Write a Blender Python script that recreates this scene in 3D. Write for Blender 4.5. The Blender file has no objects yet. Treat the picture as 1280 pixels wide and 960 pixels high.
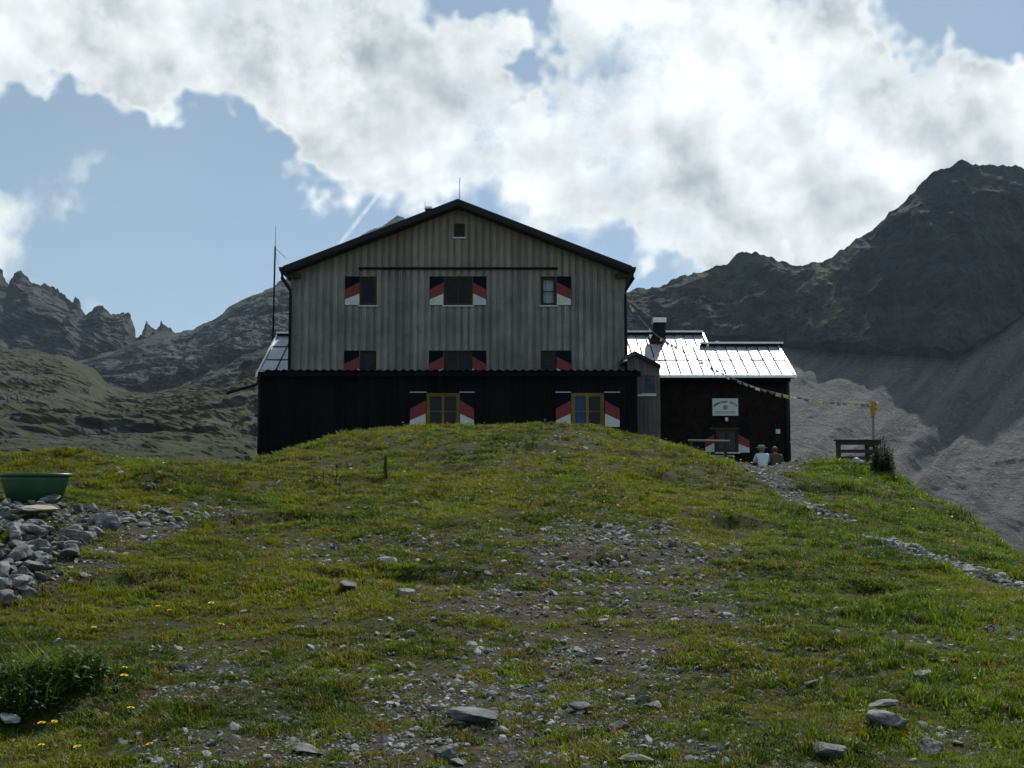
import bpy, bmesh, math, random
import numpy as np
from mathutils import Vector, Matrix
random.seed(7)
RNG = np.random.default_rng(11)
R = math.radians
scene = bpy.context.scene

# ------------------------------------------------------------------ camera
FPX = 1500.0                                   # focal length in pixels of a 1280 px wide frame
PITCH = math.atan(145.0 / FPX)
EYE = 1.6
cam_data = bpy.data.cameras.new("camera")
cam_data.sensor_width = 36.0
cam_data.lens = 36.0 * FPX / 1280.0
cam_data.clip_start = 0.1
cam_data.clip_end = 30000.0
cam = bpy.data.objects.new("camera", cam_data)
scene.collection.objects.link(cam)
cam.location = (0, 0, EYE)
cam.rotation_euler = (math.pi / 2 + PITCH, 0, 0)
scene.camera = cam

# ------------------------------------------------------------------ light, exposure
SUN_AZ, SUN_EL = R(19.0), R(47.0)              # to the right of straight ahead, high: the hut is backlit
sun_dir = Vector((math.sin(SUN_AZ) * math.cos(SUN_EL), math.cos(SUN_AZ) * math.cos(SUN_EL), math.sin(SUN_EL)))
sd = bpy.data.lights.new("sun", 'SUN')
sd.energy = 5.0
sd.angle = R(0.53)
sd.color = (1.0, 0.955, 0.88)
sun = bpy.data.objects.new("sun", sd)
scene.collection.objects.link(sun)
sun.rotation_euler = (-sun_dir).to_track_quat('-Z', 'Y').to_euler()
sun.location = sun_dir * 200
vs = scene.view_settings
vs.view_transform = 'Standard'; vs.look = 'None'; vs.gamma = 1.0; vs.exposure = 0.0
vs.use_curve_mapping = False
scene.cycles.use_denoising = True
scene.cycles.max_bounces = 6
scene.cycles.diffuse_bounces = 2
scene.cycles.glossy_bounces = 2
scene.cycles.transmission_bounces = 4
scene.cycles.transparent_max_bounces = 8
scene.cycles.volume_bounces = 0
scene.cycles.use_adaptive_sampling = True
scene.cycles.adaptive_threshold = 0.02
scene.cycles.sample_clamp_indirect = 4.0


# ------------------------------------------------------------------ node helper
class NT:
    def __init__(s, tree): s.t = tree; s.n = tree.nodes; s.l = tree.links
    def put(s, sock, v):
        if v is None: return
        if isinstance(v, bpy.types.NodeSocket): s.l.new(v, sock)
        else: sock.default_value = v
    def node(s, typ, **kw):
        n = s.n.new(typ)
        for k, v in kw.items(): setattr(n, k, v)
        return n
    def m(s, op, a, b=None, c=None, clamp=False):
        n = s.node('ShaderNodeMath', operation=op); n.use_clamp = clamp
        s.put(n.inputs[0], a); s.put(n.inputs[1], b); s.put(n.inputs[2], c)
        return n.outputs[0]
    def v(s, op, a, b=None, scale=None):
        n = s.node('ShaderNodeVectorMath', operation=op)
        s.put(n.inputs[0], a); s.put(n.inputs[1], b)
        if scale is not None: s.put(n.inputs['Scale'], scale)
        return n.outputs['Value'] if op in ('LENGTH', 'DOT_PRODUCT', 'DISTANCE') else n.outputs[0]
    def noise(s, vec, scale, detail=4.0, rough=0.5, dist=0.0, lac=2.0):
        n = s.node('ShaderNodeTexNoise')
        s.put(n.inputs['Vector'], vec); s.put(n.inputs['Scale'], scale); s.put(n.inputs['Detail'], detail)
        s.put(n.inputs['Roughness'], rough); s.put(n.inputs['Distortion'], dist); s.put(n.inputs['Lacunarity'], lac)
        return n.outputs['Fac']
    def vor(s, vec, scale, feature='F1', out='Distance'):
        n = s.node('ShaderNodeTexVoronoi', feature=feature)
        s.put(n.inputs['Vector'], vec); s.put(n.inputs['Scale'], scale)
        return n.outputs[out]
    def rng(s, val, a, b, c=0.0, d=1.0, smooth=True):
        n = s.node('ShaderNodeMapRange', interpolation_type='SMOOTHSTEP' if smooth else 'LINEAR')
        s.put(n.inputs[0], val); s.put(n.inputs[1], a); s.put(n.inputs[2], b); s.put(n.inputs[3], c); s.put(n.inputs[4], d)
        return n.outputs[0]
    def mix(s, fac, a, b, blend='MIX'):
        n = s.node('ShaderNodeMix', data_type='RGBA', blend_type=blend)
        s.put(n.inputs[0], fac)
        for i, c in ((6, a), (7, b)):
            if isinstance(c, (tuple, list)): c = tuple(c)[:3] + (1.0,)
            s.put(n.inputs[i], c)
        return n.outputs[2]
    def xyz(s, vec):
        n = s.node('ShaderNodeSeparateXYZ'); s.put(n.inputs[0], vec); return n.outputs
    def comb(s, x, y, z):
        n = s.node('ShaderNodeCombineXYZ'); s.put(n.inputs[0], x); s.put(n.inputs[1], y); s.put(n.inputs[2], z); return n.outputs[0]
    def pos(s): return s.node('ShaderNodeNewGeometry').outputs['Position']
    def attr(s, name): return s.node('ShaderNodeAttribute', attribute_name=name).outputs['Fac']
    def rand(s): return s.node('ShaderNodeObjectInfo').outputs['Random']
    def bump(s, h, strength, dist):
        n = s.node('ShaderNodeBump'); s.put(n.inputs['Height'], h); s.put(n.inputs['Strength'], strength); s.put(n.inputs['Distance'], dist)
        return n.outputs[0]


def ray(px, py):
    xc, yc = (px - 640.0) / FPX, (480.0 - py) / FPX
    c, s = math.cos(PITCH), math.sin(PITCH)
    return (xc, c - yc * s, s + yc * c)
def P(px, py, Y):                               # the world point seen at a pixel on the vertical plane at depth Y
    d = ray(px, py)
    return Vector((d[0] / d[1] * Y, Y, EYE + d[2] / d[1] * Y))
def X(px, Y, py=470): return P(px, py, Y).x
def Z(py, Y): return P(640, py, Y).z
def to_px(x, y, z):                             # the reverse, vectorised
    c, s = math.cos(PITCH), math.sin(PITCH)
    dz = z - EYE
    depth = y * c + dz * s
    up = -y * s + dz * c
    return 640 + FPX * x / depth, 480 - FPX * up / depth

# ------------------------------------------------------------------ sky: clear-air sky with cumulus drifting across it
world = bpy.data.worlds.new("World"); scene.world = world
world.use_nodes = True
world.node_tree.nodes.clear()

def cloud_group():
    g = bpy.data.node_groups.new("cloud_density", 'ShaderNodeTree')
    g.interface.new_socket("Vector", in_out='INPUT', socket_type='NodeSocketVector')
    g.interface.new_socket("Density", in_out='OUTPUT', socket_type='NodeSocketFloat')
    t = NT(g)
    gi = t.node('NodeGroupInput'); go = t.node('NodeGroupOutput')
    d = gi.outputs[0]
    # ragged outlines: bend the direction before looking up the large shapes
    wn = t.node('ShaderNodeTexNoise'); t.put(wn.inputs['Vector'], d); wn.inputs['Scale'].default_value = 7.0; wn.inputs['Detail'].default_value = 4.0; wn.inputs['Roughness'].default_value = 0.68
    off = t.v('SCALE', t.v('SUBTRACT', wn.outputs['Color'], (0.5, 0.5, 0.5)), scale=0.19)
    s = t.xyz(t.v('ADD', d, off))
    az = t.m('ARCTAN2', s[0], s[1])
    ae = t.comb(az, t.m('ARCSINE', t.m('MINIMUM', t.m('MAXIMUM', s[2], -1.0), 1.0)), 0.0)
    total = None
    # cumulus masses: where in the sky they stand (as seen from the knoll), radii in px/1500 rad, weight
    for px, py, rx, ry, w in CLOUDS:
        r_ = ray(px, py)
        a0 = math.atan2(r_[0], r_[1]); e0 = math.atan2(r_[2], math.hypot(r_[0], r_[1]))
        n = t.node('ShaderNodeVectorMath', operation='MULTIPLY_ADD')
        t.put(n.inputs[0], ae); n.inputs[1].default_value = (FPX / rx, FPX / ry, 0); n.inputs[2].default_value = (-a0 * FPX / rx, -e0 * FPX / ry, 0)
        b = t.rng(t.v('LENGTH', n.outputs[0]), 1.45, 0.25, 0.0, w)
        total = b if total is None else t.m('ADD', total, b)
    total = t.m('MINIMUM', total, 1.0)
    # unseen rest of the sky: broken cumulus, thinned to lower the ambient light
    front = t.rng(t.v('DOT_PRODUCT', d, (0.0, 0.966, 0.259)), 0.72, 0.88)
    wide = t.rng(t.noise(d, 2.6, 1.0, 0.5), 0.48, 0.68, -0.35, 1.0)
    mixn = t.node('ShaderNodeMix', data_type='FLOAT')
    t.put(mixn.inputs[0], front); t.put(mixn.inputs[2], wide); t.put(mixn.inputs[3], total)
    n1 = t.noise(d, 10.0, 8.0, 0.63)
    dens = t.m('MULTIPLY_ADD', n1, 2.6, mixn.outputs[0])
    t.l.new(t.m('SUBTRACT', dens, 1.62), go.inputs[0])
    return g
CLOUDS = [(175, 92, 130, 48, .6), (330, 165, 90, 48, .6), (60, 0, 170, 75, .8), (240, 40, 230, 95, .9), (420, 115, 200, 95, .95), (560, 160, 180, 90, .85),
          (680, 205, 170, 100, .9), (820, 265, 110, 75, .8), (940, 290, 150, 75, .9), (1060, 250, 140, 100, .8), (120, 215, 45, 30, .45), (375, 165, 60, 50, .4), (860, 110, 220, 170, 1.0), (960, 220, 190, 130, .9), (1040, 70, 130, 95, .7),
          (1190, 170, 150, 115, .9), (1300, 130, 140, 110, .9), (0, 262, 95, 80, .95), (930, -60, 160, 90, .6),
          (330, -60, 420, 100, .8), (-160, 40, 230, 90, .8), (-200, 330, 170, 110, .7), (1560, 160, 260, 180, .9), (780, -20, 110, 60, .8),
          (630, 5, 90, 65, -1.25), (975, 5, 28, 40, -.9), (1210, 0, 150, 75, -1.5), (200, 290, 190, 100, -.6), (80, 150, 110, 40, -.5), (795, 300, 30, 60, -.5)]

wt = NT(world.node_tree)
sky = wt.node('ShaderNodeTexSky', sky_type='NISHITA')
sky.sun_disc = False
sky.sun_elevation = SUN_EL
sky.sun_rotation = SUN_AZ
sky.altitude = 2200.0
sky.air_density = 1.0; sky.dust_density = 1.5; sky.ozone_density = 1.0
wd = wt.v('NORMALIZE', wt.node('ShaderNodeTexCoord').outputs['Generated'])
CG = cloud_group()
def cden(vec):
    n = wt.node('ShaderNodeGroup'); n.node_tree = CG
    wt.put(n.inputs[0], vec); return n.outputs[0]
d0 = cden(wd)
toward = (sun_dir - Vector((0, 0.97, 0.24)) * sun_dir.dot(Vector((0, 0.97, 0.24)))).normalized()
cover = wt.rng(d0, -0.22, 0.66)
big = wt.noise(wd, 6.0, 5.0, 0.5)
r0 = wt.noise(wd, 14.0, 4.0, 0.5)
r1 = wt.noise(wt.v('ADD', wd, tuple(toward * 0.020)), 14.0, 4.0, 0.5)
body = wt.m('MULTIPLY', wt.rng(d0, 0.25, 0.95), wt.rng(big, 0.30, 0.70))
shade = wt.m('MULTIPLY_ADD', body, -0.42, 1.03)
shade = wt.m('MULTIPLY_ADD', wt.m('SUBTRACT', r0, r1), wt.rng(d0, 0.1, 0.6, 0.35, 1.35), shade)
shade = wt.m('MAXIMUM', wt.m('MINIMUM', shade, 1.15), 0.50)
ccol = wt.mix(wt.rng(shade, 0.5, 0.92), (0.80, 0.92, 1.0), (0.94, 0.99, 1.0))
ccol = wt.v('SCALE', ccol, scale=shade)
SKY_STRENGTH = 0.095
skyc = wt.mix(wt.rng(wt.noise(wd, 3.0, 4.0, 0.6), 0.2, 0.8, 0.30, 0.55), wt.v('SCALE', sky.outputs[0], scale=SKY_STRENGTH), (0.43, 0.565, 0.63))   # a thin high veil milks the blue
# an old condensation trail, fixed in the sky
ra, rb = [Vector(ray(*q)).normalized() for q in ((424, 306), (472, 244))]
nrm = ra.cross(rb).normalized(); mid = (ra + rb).normalized(); half = math.acos(ra.dot(mid))
line = wt.rng(wt.m('ABSOLUTE', wt.v('DOT_PRODUCT', wd, tuple(nrm))), 0.0026, 0.0004)
line = wt.m('MULTIPLY', line, wt.rng(wt.v('DOT_PRODUCT', wd, tuple(mid)), math.cos(half * 1.25), math.cos(half * 0.8)))
line = wt.m('MULTIPLY', line, wt.rng(wt.noise(wd, 140.0, 2.0), 0.3, 0.6, 0.25, 0.55))
skyc = wt.mix(line, skyc, (0.9, 0.95, 1.0))
final = wt.mix(wt.m('MULTIPLY', cover, 0.97), skyc, ccol)
bg = wt.node('ShaderNodeBackground')
wt.l.new(final, bg.inputs[0]); bg.inputs[1].default_value = 1.0
wo = wt.node('ShaderNodeOutputWorld'); wt.l.new(bg.outputs[0], wo.inputs[0])
world.cycles.sampling_method = 'MANUAL'
world.cycles.sample_map_resolution = 512

# ------------------------------------------------------------------ vectorised gradient noise
_perm = RNG.permutation(256); _perm = np.concatenate([_perm, _perm, _perm])
_grad = RNG.normal(size=(256, 3)); _grad /= np.linalg.norm(_grad, axis=1)[:, None]
def pnoise(x, y, z):
    x, y, z = np.broadcast_arrays(np.asarray(x, float), np.asarray(y, float), np.asarray(z, float))
    xi, yi, zi = np.floor(x).astype(int), np.floor(y).astype(int), np.floor(z).astype(int)
    xf, yf, zf = x - xi, y - yi, z - zi
    u, v, w = [f * f * f * (f * (f * 6 - 15) + 10) for f in (xf, yf, zf)]
    out = 0
    for dx in (0, 1):
        for dy in (0, 1):
            for dz in (0, 1):
                h = _perm[_perm[_perm[(xi + dx) & 255] + ((yi + dy) & 255)] + ((zi + dz) & 255)]
                g = _grad[h]
                dot = g[..., 0] * (xf - dx) + g[..., 1] * (yf - dy) + g[..., 2] * (zf - dz)
                out = out + dot * (u if dx else 1 - u) * (v if dy else 1 - v) * (w if dz else 1 - w)
    return out * 1.6
def fbm(x, y, z, o=5, g=0.5, lac=2.03):
    a, t, f = 1.0, 0.0, 1.0
    for i in range(o):
        t = t + a * pnoise(x * f + 13.7 * i, y * f + 7.1 * i, z * f + 3.3 * i); a *= g; f *= lac
    return t
def ridged(x, y, z, o=5, g=0.5, lac=2.03):
    a, t, f = 1.0, 0.0, 1.0
    for i in range(o):
        t = t + a * (1 - 2 * np.abs(pnoise(x * f + 5.7 * i, y * f + 17.1 * i, z * f + 9.3 * i))); a *= g; f *= lac
    return t
def sstep(x, a, b):
    t = np.clip((x - a) / (b - a), 0, 1); return t * t * (3 - 2 * t)

# ------------------------------------------------------------------ scene graph helpers
ORG = {}
def tag(o, label=None, cat=None, group=None, kind=None):
    if label: o["label"] = label
    if cat: o["category"] = cat
    if group: o["group"] = group
    if kind: o["kind"] = kind
    return o
def thing(name, label, cat, loc=(0, 0, 0), group=None):
    o = bpy.data.objects.new(name, None)
    o.empty_display_size = 0.2
    scene.collection.objects.link(o)
    o.location = loc; ORG[o.name] = Vector(loc)
    return tag(o, label, cat, group)
def mesh_from(name, verts, faces, mat=None, smooth=False):
    me = bpy.data.meshes.new(name)
    me.from_pydata([tuple(v) for v in verts], [], faces)
    if mat:
        for m in (mat if isinstance(mat, (list, tuple)) else [mat]): me.materials.append(m)
    if smooth: me.polygons.foreach_set("use_smooth", [True] * len(me.polygons))
    me.update()
    return me
def link(name, me, parent=None, loc=None):
    o = bpy.data.objects.new(name, me)
    scene.collection.objects.link(o)
    if parent is not None:
        o.parent = parent; ORG[o.name] = ORG[parent.name]
    if loc is not None: o.location = loc
    if parent is None: ORG[o.name] = Vector(o.location)
    return o
class MB:                                       # collects shapes given in world coordinates; build() makes ONE mesh object
    def __init__(s): s.v = []; s.f = []
    def add(s, vs, fs):
        n = len(s.v); s.v += [Vector(v) for v in vs]; s.f += [tuple(i + n for i in f) for f in fs]; return s
    def box(s, x0, x1, y0, y1, z0, z1):
        return s.add([(x0, y0, z0), (x1, y0, z0), (x1, y1, z0), (x0, y1, z0), (x0, y0, z1), (x1, y0, z1), (x1, y1, z1), (x0, y1, z1)],
                     [(0, 3, 2, 1), (4, 5, 6, 7), (0, 1, 5, 4), (1, 2, 6, 5), (2, 3, 7, 6), (3, 0, 4, 7)])
    def slant(s, x0, x1, y0, y1, z0, za, zb):   # a board whose top runs from za at x0 to zb at x1
        return s.add([(x0, y0, z0), (x1, y0, z0), (x1, y1, z0), (x0, y1, z0), (x0, y0, za), (x1, y0, zb), (x1, y1, zb), (x0, y1, za)],
                     [(0, 3, 2, 1), (4, 5, 6, 7), (0, 1, 5, 4), (1, 2, 6, 5), (2, 3, 7, 6), (3, 0, 4, 7)])
    def prism(s, pts, y0, y1):                  # outline in x,z pushed from y0 to y1
        n = len(pts)
        vs = [(p[0], y0, p[1]) for p in pts] + [(p[0], y1, p[1]) for p in pts]
        return s.add(vs, [tuple(range(n)), tuple(range(2 * n - 1, n - 1, -1))] + [(i, i + n, (i + 1) % n + n, (i + 1) % n) for i in range(n)])
    def prism_x(s, pts, x0, x1):                # outline in y,z pushed from x0 to x1
        n = len(pts)
        vs = [(x0, p[0], p[1]) for p in pts] + [(x1, p[0], p[1]) for p in pts]
        return s.add(vs, [tuple(range(n)), tuple(range(2 * n - 1, n - 1, -1))] + [(i, i + n, (i + 1) % n + n, (i + 1) % n) for i in range(n)])
    def tube(s, pts, r, n=8):
        pts = [Vector(p) for p in pts]; rr = r if isinstance(r, (list, tuple)) else [r] * len(pts)
        vs, fs = [], []
        for i, p in enumerate(pts):
            d = (pts[min(i + 1, len(pts) - 1)] - pts[max(i - 1, 0)]).normalized()
            a = d.orthogonal().normalized() if abs(d.z) > 0.99 else d.cross(Vector((0, 0, 1))).normalized()
            b = d.cross(a)
            vs += [p + (a * math.cos(k * 2 * math.pi / n) + b * math.sin(k * 2 * math.pi / n)) * rr[i] for k in range(n)]
        for i in range(len(pts) - 1):
            fs += [(i * n + k, i * n + (k + 1) % n, (i + 1) * n + (k + 1) % n, (i + 1) * n + k) for k in range(n)]
        fs += [tuple(range(n - 1, -1, -1)), tuple(range((len(pts) - 1) * n, len(pts) * n))]
        return s.add(vs, fs)
    def build(s, name, mat, parent=None, smooth=False, label=None, kind=None):
        org = ORG[parent.name] if parent is not None else Vector()
        me = mesh_from(name, [v - org for v in s.v], s.f, mat, smooth)
        bm = bmesh.new(); bm.from_mesh(me); bmesh.ops.recalc_face_normals(bm, faces=bm.faces); bm.to_mesh(me); bm.free()
        o = link(name, me, parent)
        return tag(o, label, None, None, kind)
def box(name, mat, parent, *a, **k): return MB().box(*a).build(name, mat, parent, **k)

# ------------------------------------------------------------------ materials
def new_mat(name):
    m = bpy.data.materials.new(name); m.use_nodes = True
    t = NT(m.node_tree); b = t.n['Principled BSDF']
    return m, t, b
def simple(name, col, rough=0.6, metal=0.0, vary=0.12, scale=9.0, bump=0.0, spec=0.5):
    m, t, b = new_mat(name)
    n = t.noise(t.pos(), scale, 5.0, 0.6)
    k = t.m('ADD', t.rng(n, 0.3, 0.7, 1 - vary, 1 + vary), t.m('MULTIPLY', t.m('SUBTRACT', t.rand(), 0.5), vary))
    t.l.new(t.v('SCALE', tuple(col), scale=k), b.inputs['Base Color'])
    b.inputs['Roughness'].default_value = rough; b.inputs['Metallic'].default_value = metal
    b.inputs['Specular IOR Level'].default_value = spec
    if bump: t.l.new(t.bump(n, bump, 0.02), b.inputs['Normal'])
    return m
def wood(name, dark, light, warm=None, zwarm=None, vary=0.25, rough=0.8, axis=2, spec=0.2):
    m, t, b = new_mat(name)
    p = t.pos(); r = t.rand()
    sc = [9.0, 9.0, 9.0]; sc[axis] = 0.55
    q = t.v('ADD', t.v('MULTIPLY', p, tuple(sc)), t.comb(t.m('MULTIPLY', r, 37.0), t.m('MULTIPLY', r, 11.0), t.m('MULTIPLY', r, 23.0)))
    grain = t.noise(q, 2.2, 6.0, 0.65, 0.4)
    sc2 = [6.5, 6.5, 6.5]; sc2[axis] = 2.6
    knots = t.rng(t.vor(t.v('ADD', t.v('MULTIPLY', p, tuple(sc2)), t.comb(r, t.m('MULTIPLY', r, 91.0), r)), 0.8), 0.05, 0.17)
    col = t.mix(t.rng(grain, 0.3, 0.7), dark, light)
    col = t.mix(t.m('MULTIPLY', t.m('SUBTRACT', 1.0, knots), 0.6), col, [c * 0.35 for c in dark])
    blot = t.noise(p, 0.8, 4.0, 0.6)
    col = t.v('SCALE', col, scale=t.rng(blot, 0.25, 0.75, 0.72, 1.2))
    if warm:                                     # boards kept dry under the eaves stay brown
        fz = t.m('MULTIPLY', t.rng(t.m('ADD', t.xyz(p)[2], t.m('MULTIPLY', t.noise(q, 1.0), 1.6)), zwarm[0], zwarm[1]), 0.55)
        col = t.mix(fz, col, warm)
    col = t.v('SCALE', col, scale=t.m('ADD', 1 - vary, t.m('MULTIPLY', r, 2 * vary)))
    t.l.new(col, b.inputs['Base Color']); b.inputs['Roughness'].default_value = rough
    b.inputs['Specular IOR Level'].default_value = spec
    t.l.new(t.bump(grain, 0.35, 0.012), b.inputs['Normal'])
    return m
# ------------------------------------------------------------------ near ground: a grassy knoll below the hut
def ctl():
    pts = []
    def p(px, py, Y): pts.append(tuple(P(px, py, Y)))
    for px in (-60, 320, 640, 960, 1340): p(px, 960, 6.7)
    for px, Y in ((-60, 8.5), (320, 8.9), (640, 9.0), (960, 9.0), (1340, 8.8)): p(px, 850, Y)
    for px, Y in ((-60, 10.8), (120, 11.4), (320, 11.8), (640, 11.8), (960, 12.0), (1280, 11.9)): p(px, 750, Y)
    for px, Y in ((-60, 13.2), (60, 13.2), (200, 14.6), (420, 15.0), (640, 15.0), (860, 15.2), (1000, 16.4), (1100, 15.9)): p(px, 680, Y)
    for px, Y in ((45, 15.6), (-60, 15.6), (160, 17.0), (300, 18.2), (450, 19.0), (640, 19.0), (820, 19.6), (940, 24.0)): p(px, 625, Y)
    for px, Y in ((220, 19.6), (400, 23.0), (520, 23.5), (640, 23.4), (780, 24.5)): p(px, 592, Y)
    for px, Y in ((430, 27.6), (540, 27.2), (640, 27.2), (740, 28.0)): p(px, 560, Y)
    # skyline of the knoll and what falls away behind it
    p(330, 584, 26.0); p(370, 567, 28.5); p(300, 592, 32); p(340, 583, 33); p(385, 562, 33); p(260, 600, 34); p(420, 546, 31); p(480, 538, 32); p(560, 533, 32.5); p(640, 533, 32.5); p(720, 535, 32.5); p(765, 542, 33)
    p(800, 549, 33); p(830, 554, 33.5); p(875, 571, 34.5); p(905, 580, 35.5)
    p(940, 585, 37); p(1000, 578, 37.5); p(1050, 577, 37.2); p(1100, 590, 35); p(1150, 620, 31); p(1200, 649, 27); p(1250, 684, 23.5); p(1280, 701, 21.5)
    p(985, 622, 25); p(1050, 600, 33); p(1060, 655, 19.5); p(1130, 650, 22.5); p(1190, 690, 17.5); p(1280, 738, 13.6); p(1200, 720, 14.2); p(1000, 600, 31.5)
    p(200, 585, 20.5); p(120, 574, 20.5); p(60, 571, 20.5); p(0, 570, 20.5); p(-100, 566, 20.5); p(270, 583, 21.5)
    w = [(0, 0, 0), (-8, 0, -.15), (8, 0, 0), (0, -8, -.9), (-16, 0, -.4), (16, 0, -.3), (-14, 8, .4), (14, 8, .1),
         (0, 36, 3.4), (-4, 36, 3.4), (4, 36, 3.35), (-8.5, 36.5, 2.45), (0, 39.5, 3.1), (-5, 40, 3.08), (5, 40, 3.0), (-8.7, 41.5, 2.6), (0, 44, 3.05), (8, 40.0, 2.22), (10, 40.4, 2.2), (6.5, 41.5, 2.3),
         (8, 44, 2.2), (10.6, 44.5, 2.2), (12, 41, 2.0), (6, 50, 3.0), (-6, 50, 3.0), (0, 58, 2.4),
         (-11.5, 42, 1.7), (-15, 42, .6), (-11, 33, 1.9), (-9.5, 27, 1.95), (-14, 27, 1.0), (-20, 27, -1.5), (-20, 40, -3.5), (-30, 30, -8), (-16, 18, 1.6), (-24, 16, -.5), (-13, 50, 1),
         (12.2, 24, -1.2), (14, 22, -1.6), (20, 25, -6), (14.5, 30, -1.8), (13.8, 36, .2), (17, 38, -3), (13.5, 16, -.5), (20, 14, -3), (30, 30, -14), (16, 46, -1.5), (30, 46, -14), (14, 56, -3), (-25, 55, -8), (25, 0, -4), (-28, 0, -3)]
    return np.array(pts + w, float)
CP = ctl()
def _k(r2): return np.where(r2 > 0, 0.5 * r2 * np.log(np.maximum(r2, 1e-12)), 0.0)
def _fit():
    n = len(CP); A = np.zeros((n + 3, n + 3))
    d2 = ((CP[:, None, :2] - CP[None, :, :2]) ** 2).sum(-1)
    A[:n, :n] = _k(d2) + np.eye(n) * 0.25
    A[:n, n] = 1; A[:n, n + 1:] = CP[:, :2]; A[n:, :n] = A[:n, n:].T
    return np.linalg.solve(A, np.concatenate([CP[:, 2], [0, 0, 0]]))
TW = _fit()
# humps and hollows seen in the turf: (px, py, depth, radius, height)
HUMPS = [(1140, 757, 11.8, .35, .10), (185, 597, 18.5, .6, .22), (850, 640, 18.6, .9, -.06), (885, 643, 18.4, .5, .12), (60, 860, 8.6, .5, .10), (30, 900, 7.7, .5, -.16),
         (820, 558, 32, 1.0, .10), (1010, 590, 33, .9, .14), (1060, 600, 31, .8, .13), (930, 590, 33, .7, .10), (1110, 905, 7.6, .35, .06), (1180, 640, 27, .9, .12),
         (760, 540, 32, 1.0, .10), (80, 571, 20, .9, .10), (1090, 630, 26, .8, .10)]
def ground_z(x, y):
    x = np.asarray(x, float); y = np.asarray(y, float)
    sh = x.shape; xf = x.ravel(); yf = y.ravel()
    z = np.empty_like(xf); n = len(CP)
    for i in range(0, len(xf), 20000):
        a = slice(i, i + 20000)
        d2 = (xf[a, None] - CP[None, :, 0]) ** 2 + (yf[a, None] - CP[None, :, 1]) ** 2
        z[a] = _k(d2) @ TW[:n] + TW[n] + TW[n + 1] * xf[a] + TW[n + 2] * yf[a]
    out = np.hypot(np.maximum(np.abs(xf) - 28, 0), np.maximum(np.abs(yf - 25) - 33, 0))
    z = z - out * 0.62                                                     # the knoll falls away on every side
    amp = np.clip(0.6 + yf * 0.012, 0.5, 1.0) * (1 - 0.85 * sstep(yf, 38.5, 40.5))
    z = z + amp * (0.080 * fbm(xf / 2.3, yf / 2.3, 0 * xf + 3.1, 3) + 0.042 * fbm(xf / .75, yf / .6, 0 * xf + 8.2, 3) + 0.014 * fbm(xf / .17, yf / .17, 0 * xf + 1.2, 2))
    tx_ = xf / np.maximum(yf, 4.0)
    z = z + sstep(tx_, .20, .30) * sstep(yf, 19, 25) * (1 - .9 * sstep(yf, 36.5, 38.5)) * 0.11 * fbm(xf / 1.3 + 50, yf / 1.0, 0 * xf, 3)
    # small turf steps worn by feet and cattle
    tn = z * 2.2 + 0.5 * fbm(xf / 3.1, yf / 3.1, 0 * xf + 5.5, 2); fr = tn - np.floor(tn)
    tw = sstep(fbm(xf / 2.2, yf / 1.6, 0 * xf + 11.0, 2), 0.05, 0.5) * sstep(yf, 9, 13) * (1 - sstep(yf, 30, 34))
    z = z + tw * 0.16 * (sstep(fr, 0.72, 0.88) - fr)
    for px, py, Y, r, h in HUMPS:
        c = P(px, py, Y); z = z + h * np.exp(-((xf - c.x) ** 2 + (yf - c.y) ** 2) / (r * r))
    return z.reshape(sh)
def gz(x, y): return float(ground_z(np.array([x]), np.array([y]))[0])
_ys = np.concatenate([np.arange(4.0, 16, .03), np.arange(16, 46, .08)])
def G(px, py):                                  # where the view through a pixel meets the knoll
    d = ray(px, py)
    xs = d[0] / d[1] * _ys; zs = EYE + d[2] / d[1] * _ys
    hit = np.nonzero(ground_z(xs, _ys) >= zs)[0]
    i = hit[0] if len(hit) else len(_ys) - 1
    return Vector((xs[i], _ys[i], gz(xs[i], _ys[i])))
def seg_d(px, py, pl):
    d = np.full(px.shape, 1e9)
    for (x0, y0, w0), (x1, y1, w1) in zip(pl[:-1], pl[1:]):
        t = np.clip(((px - x0) * (x1 - x0) + (py - y0) * (y1 - y0)) / ((x1 - x0) ** 2 + (y1 - y0) ** 2), 0, 1)
        d = np.minimum(d, np.hypot(px - x0 - t * (x1 - x0), py - y0 - t * (y1 - y0)) / (w0 + t * (w1 - w0)))
    return d
PATH_W = None
def world_line(pl):
    return [(G(a, b).x, G(a, b).y, w) for a, b, w in pl]
BARE = [((790, 690), 1.5, 2.6, .95), ((740, 745), 2.0, 1.9, .8), ((700, 820), 1.5, 1.3, .75), ((610, 890), 1.6, 1.1, .9), ((500, 945), 1.7, .8, .85), ((740, 935), 1.3, .8, .7),
        ((440, 690), 1.5, 1.5, .45), ((300, 850), 1.1, .9, .5), ((225, 642), 1.1, .7, .6), ((130, 650), 1.3, 1.2, .95), ((40, 700), .9, 2.2, .9), ((560, 680), 1.4, 1.3, .35),
        ((1240, 800), .9, .5, .5), ((1040, 925), .6, .35, .3), ((1190, 925), .4, .3, .5), ((720, 548), 1.1, 1.6, .45), ((400, 800), 1.6, 1.2, .35), ((880, 955), 1.0, .35, .5)]
BARE = [(G(*c), rx, ry, w) for c, rx, ry, w in BARE]
PATHS = [world_line([(945, 587, .45), (990, 622, .27), (1020, 637, .24), (1058, 654, .22)]), world_line([(1100, 675, .20), (1150, 692, .24), (1200, 707, .28), (1275, 735, .40)])]
PATHS[1].append((PATHS[1][-1][0] + 2.2, PATHS[1][-1][1] - 1.0, .5)); PATHS[0].insert(0, (8.6, 39.0, 1.2))
def path_mask(x, y):
    return np.max([sstep(1.35 - seg_d(x, y, pl), 0.0, 0.6) for pl in PATHS], axis=0)
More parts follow.
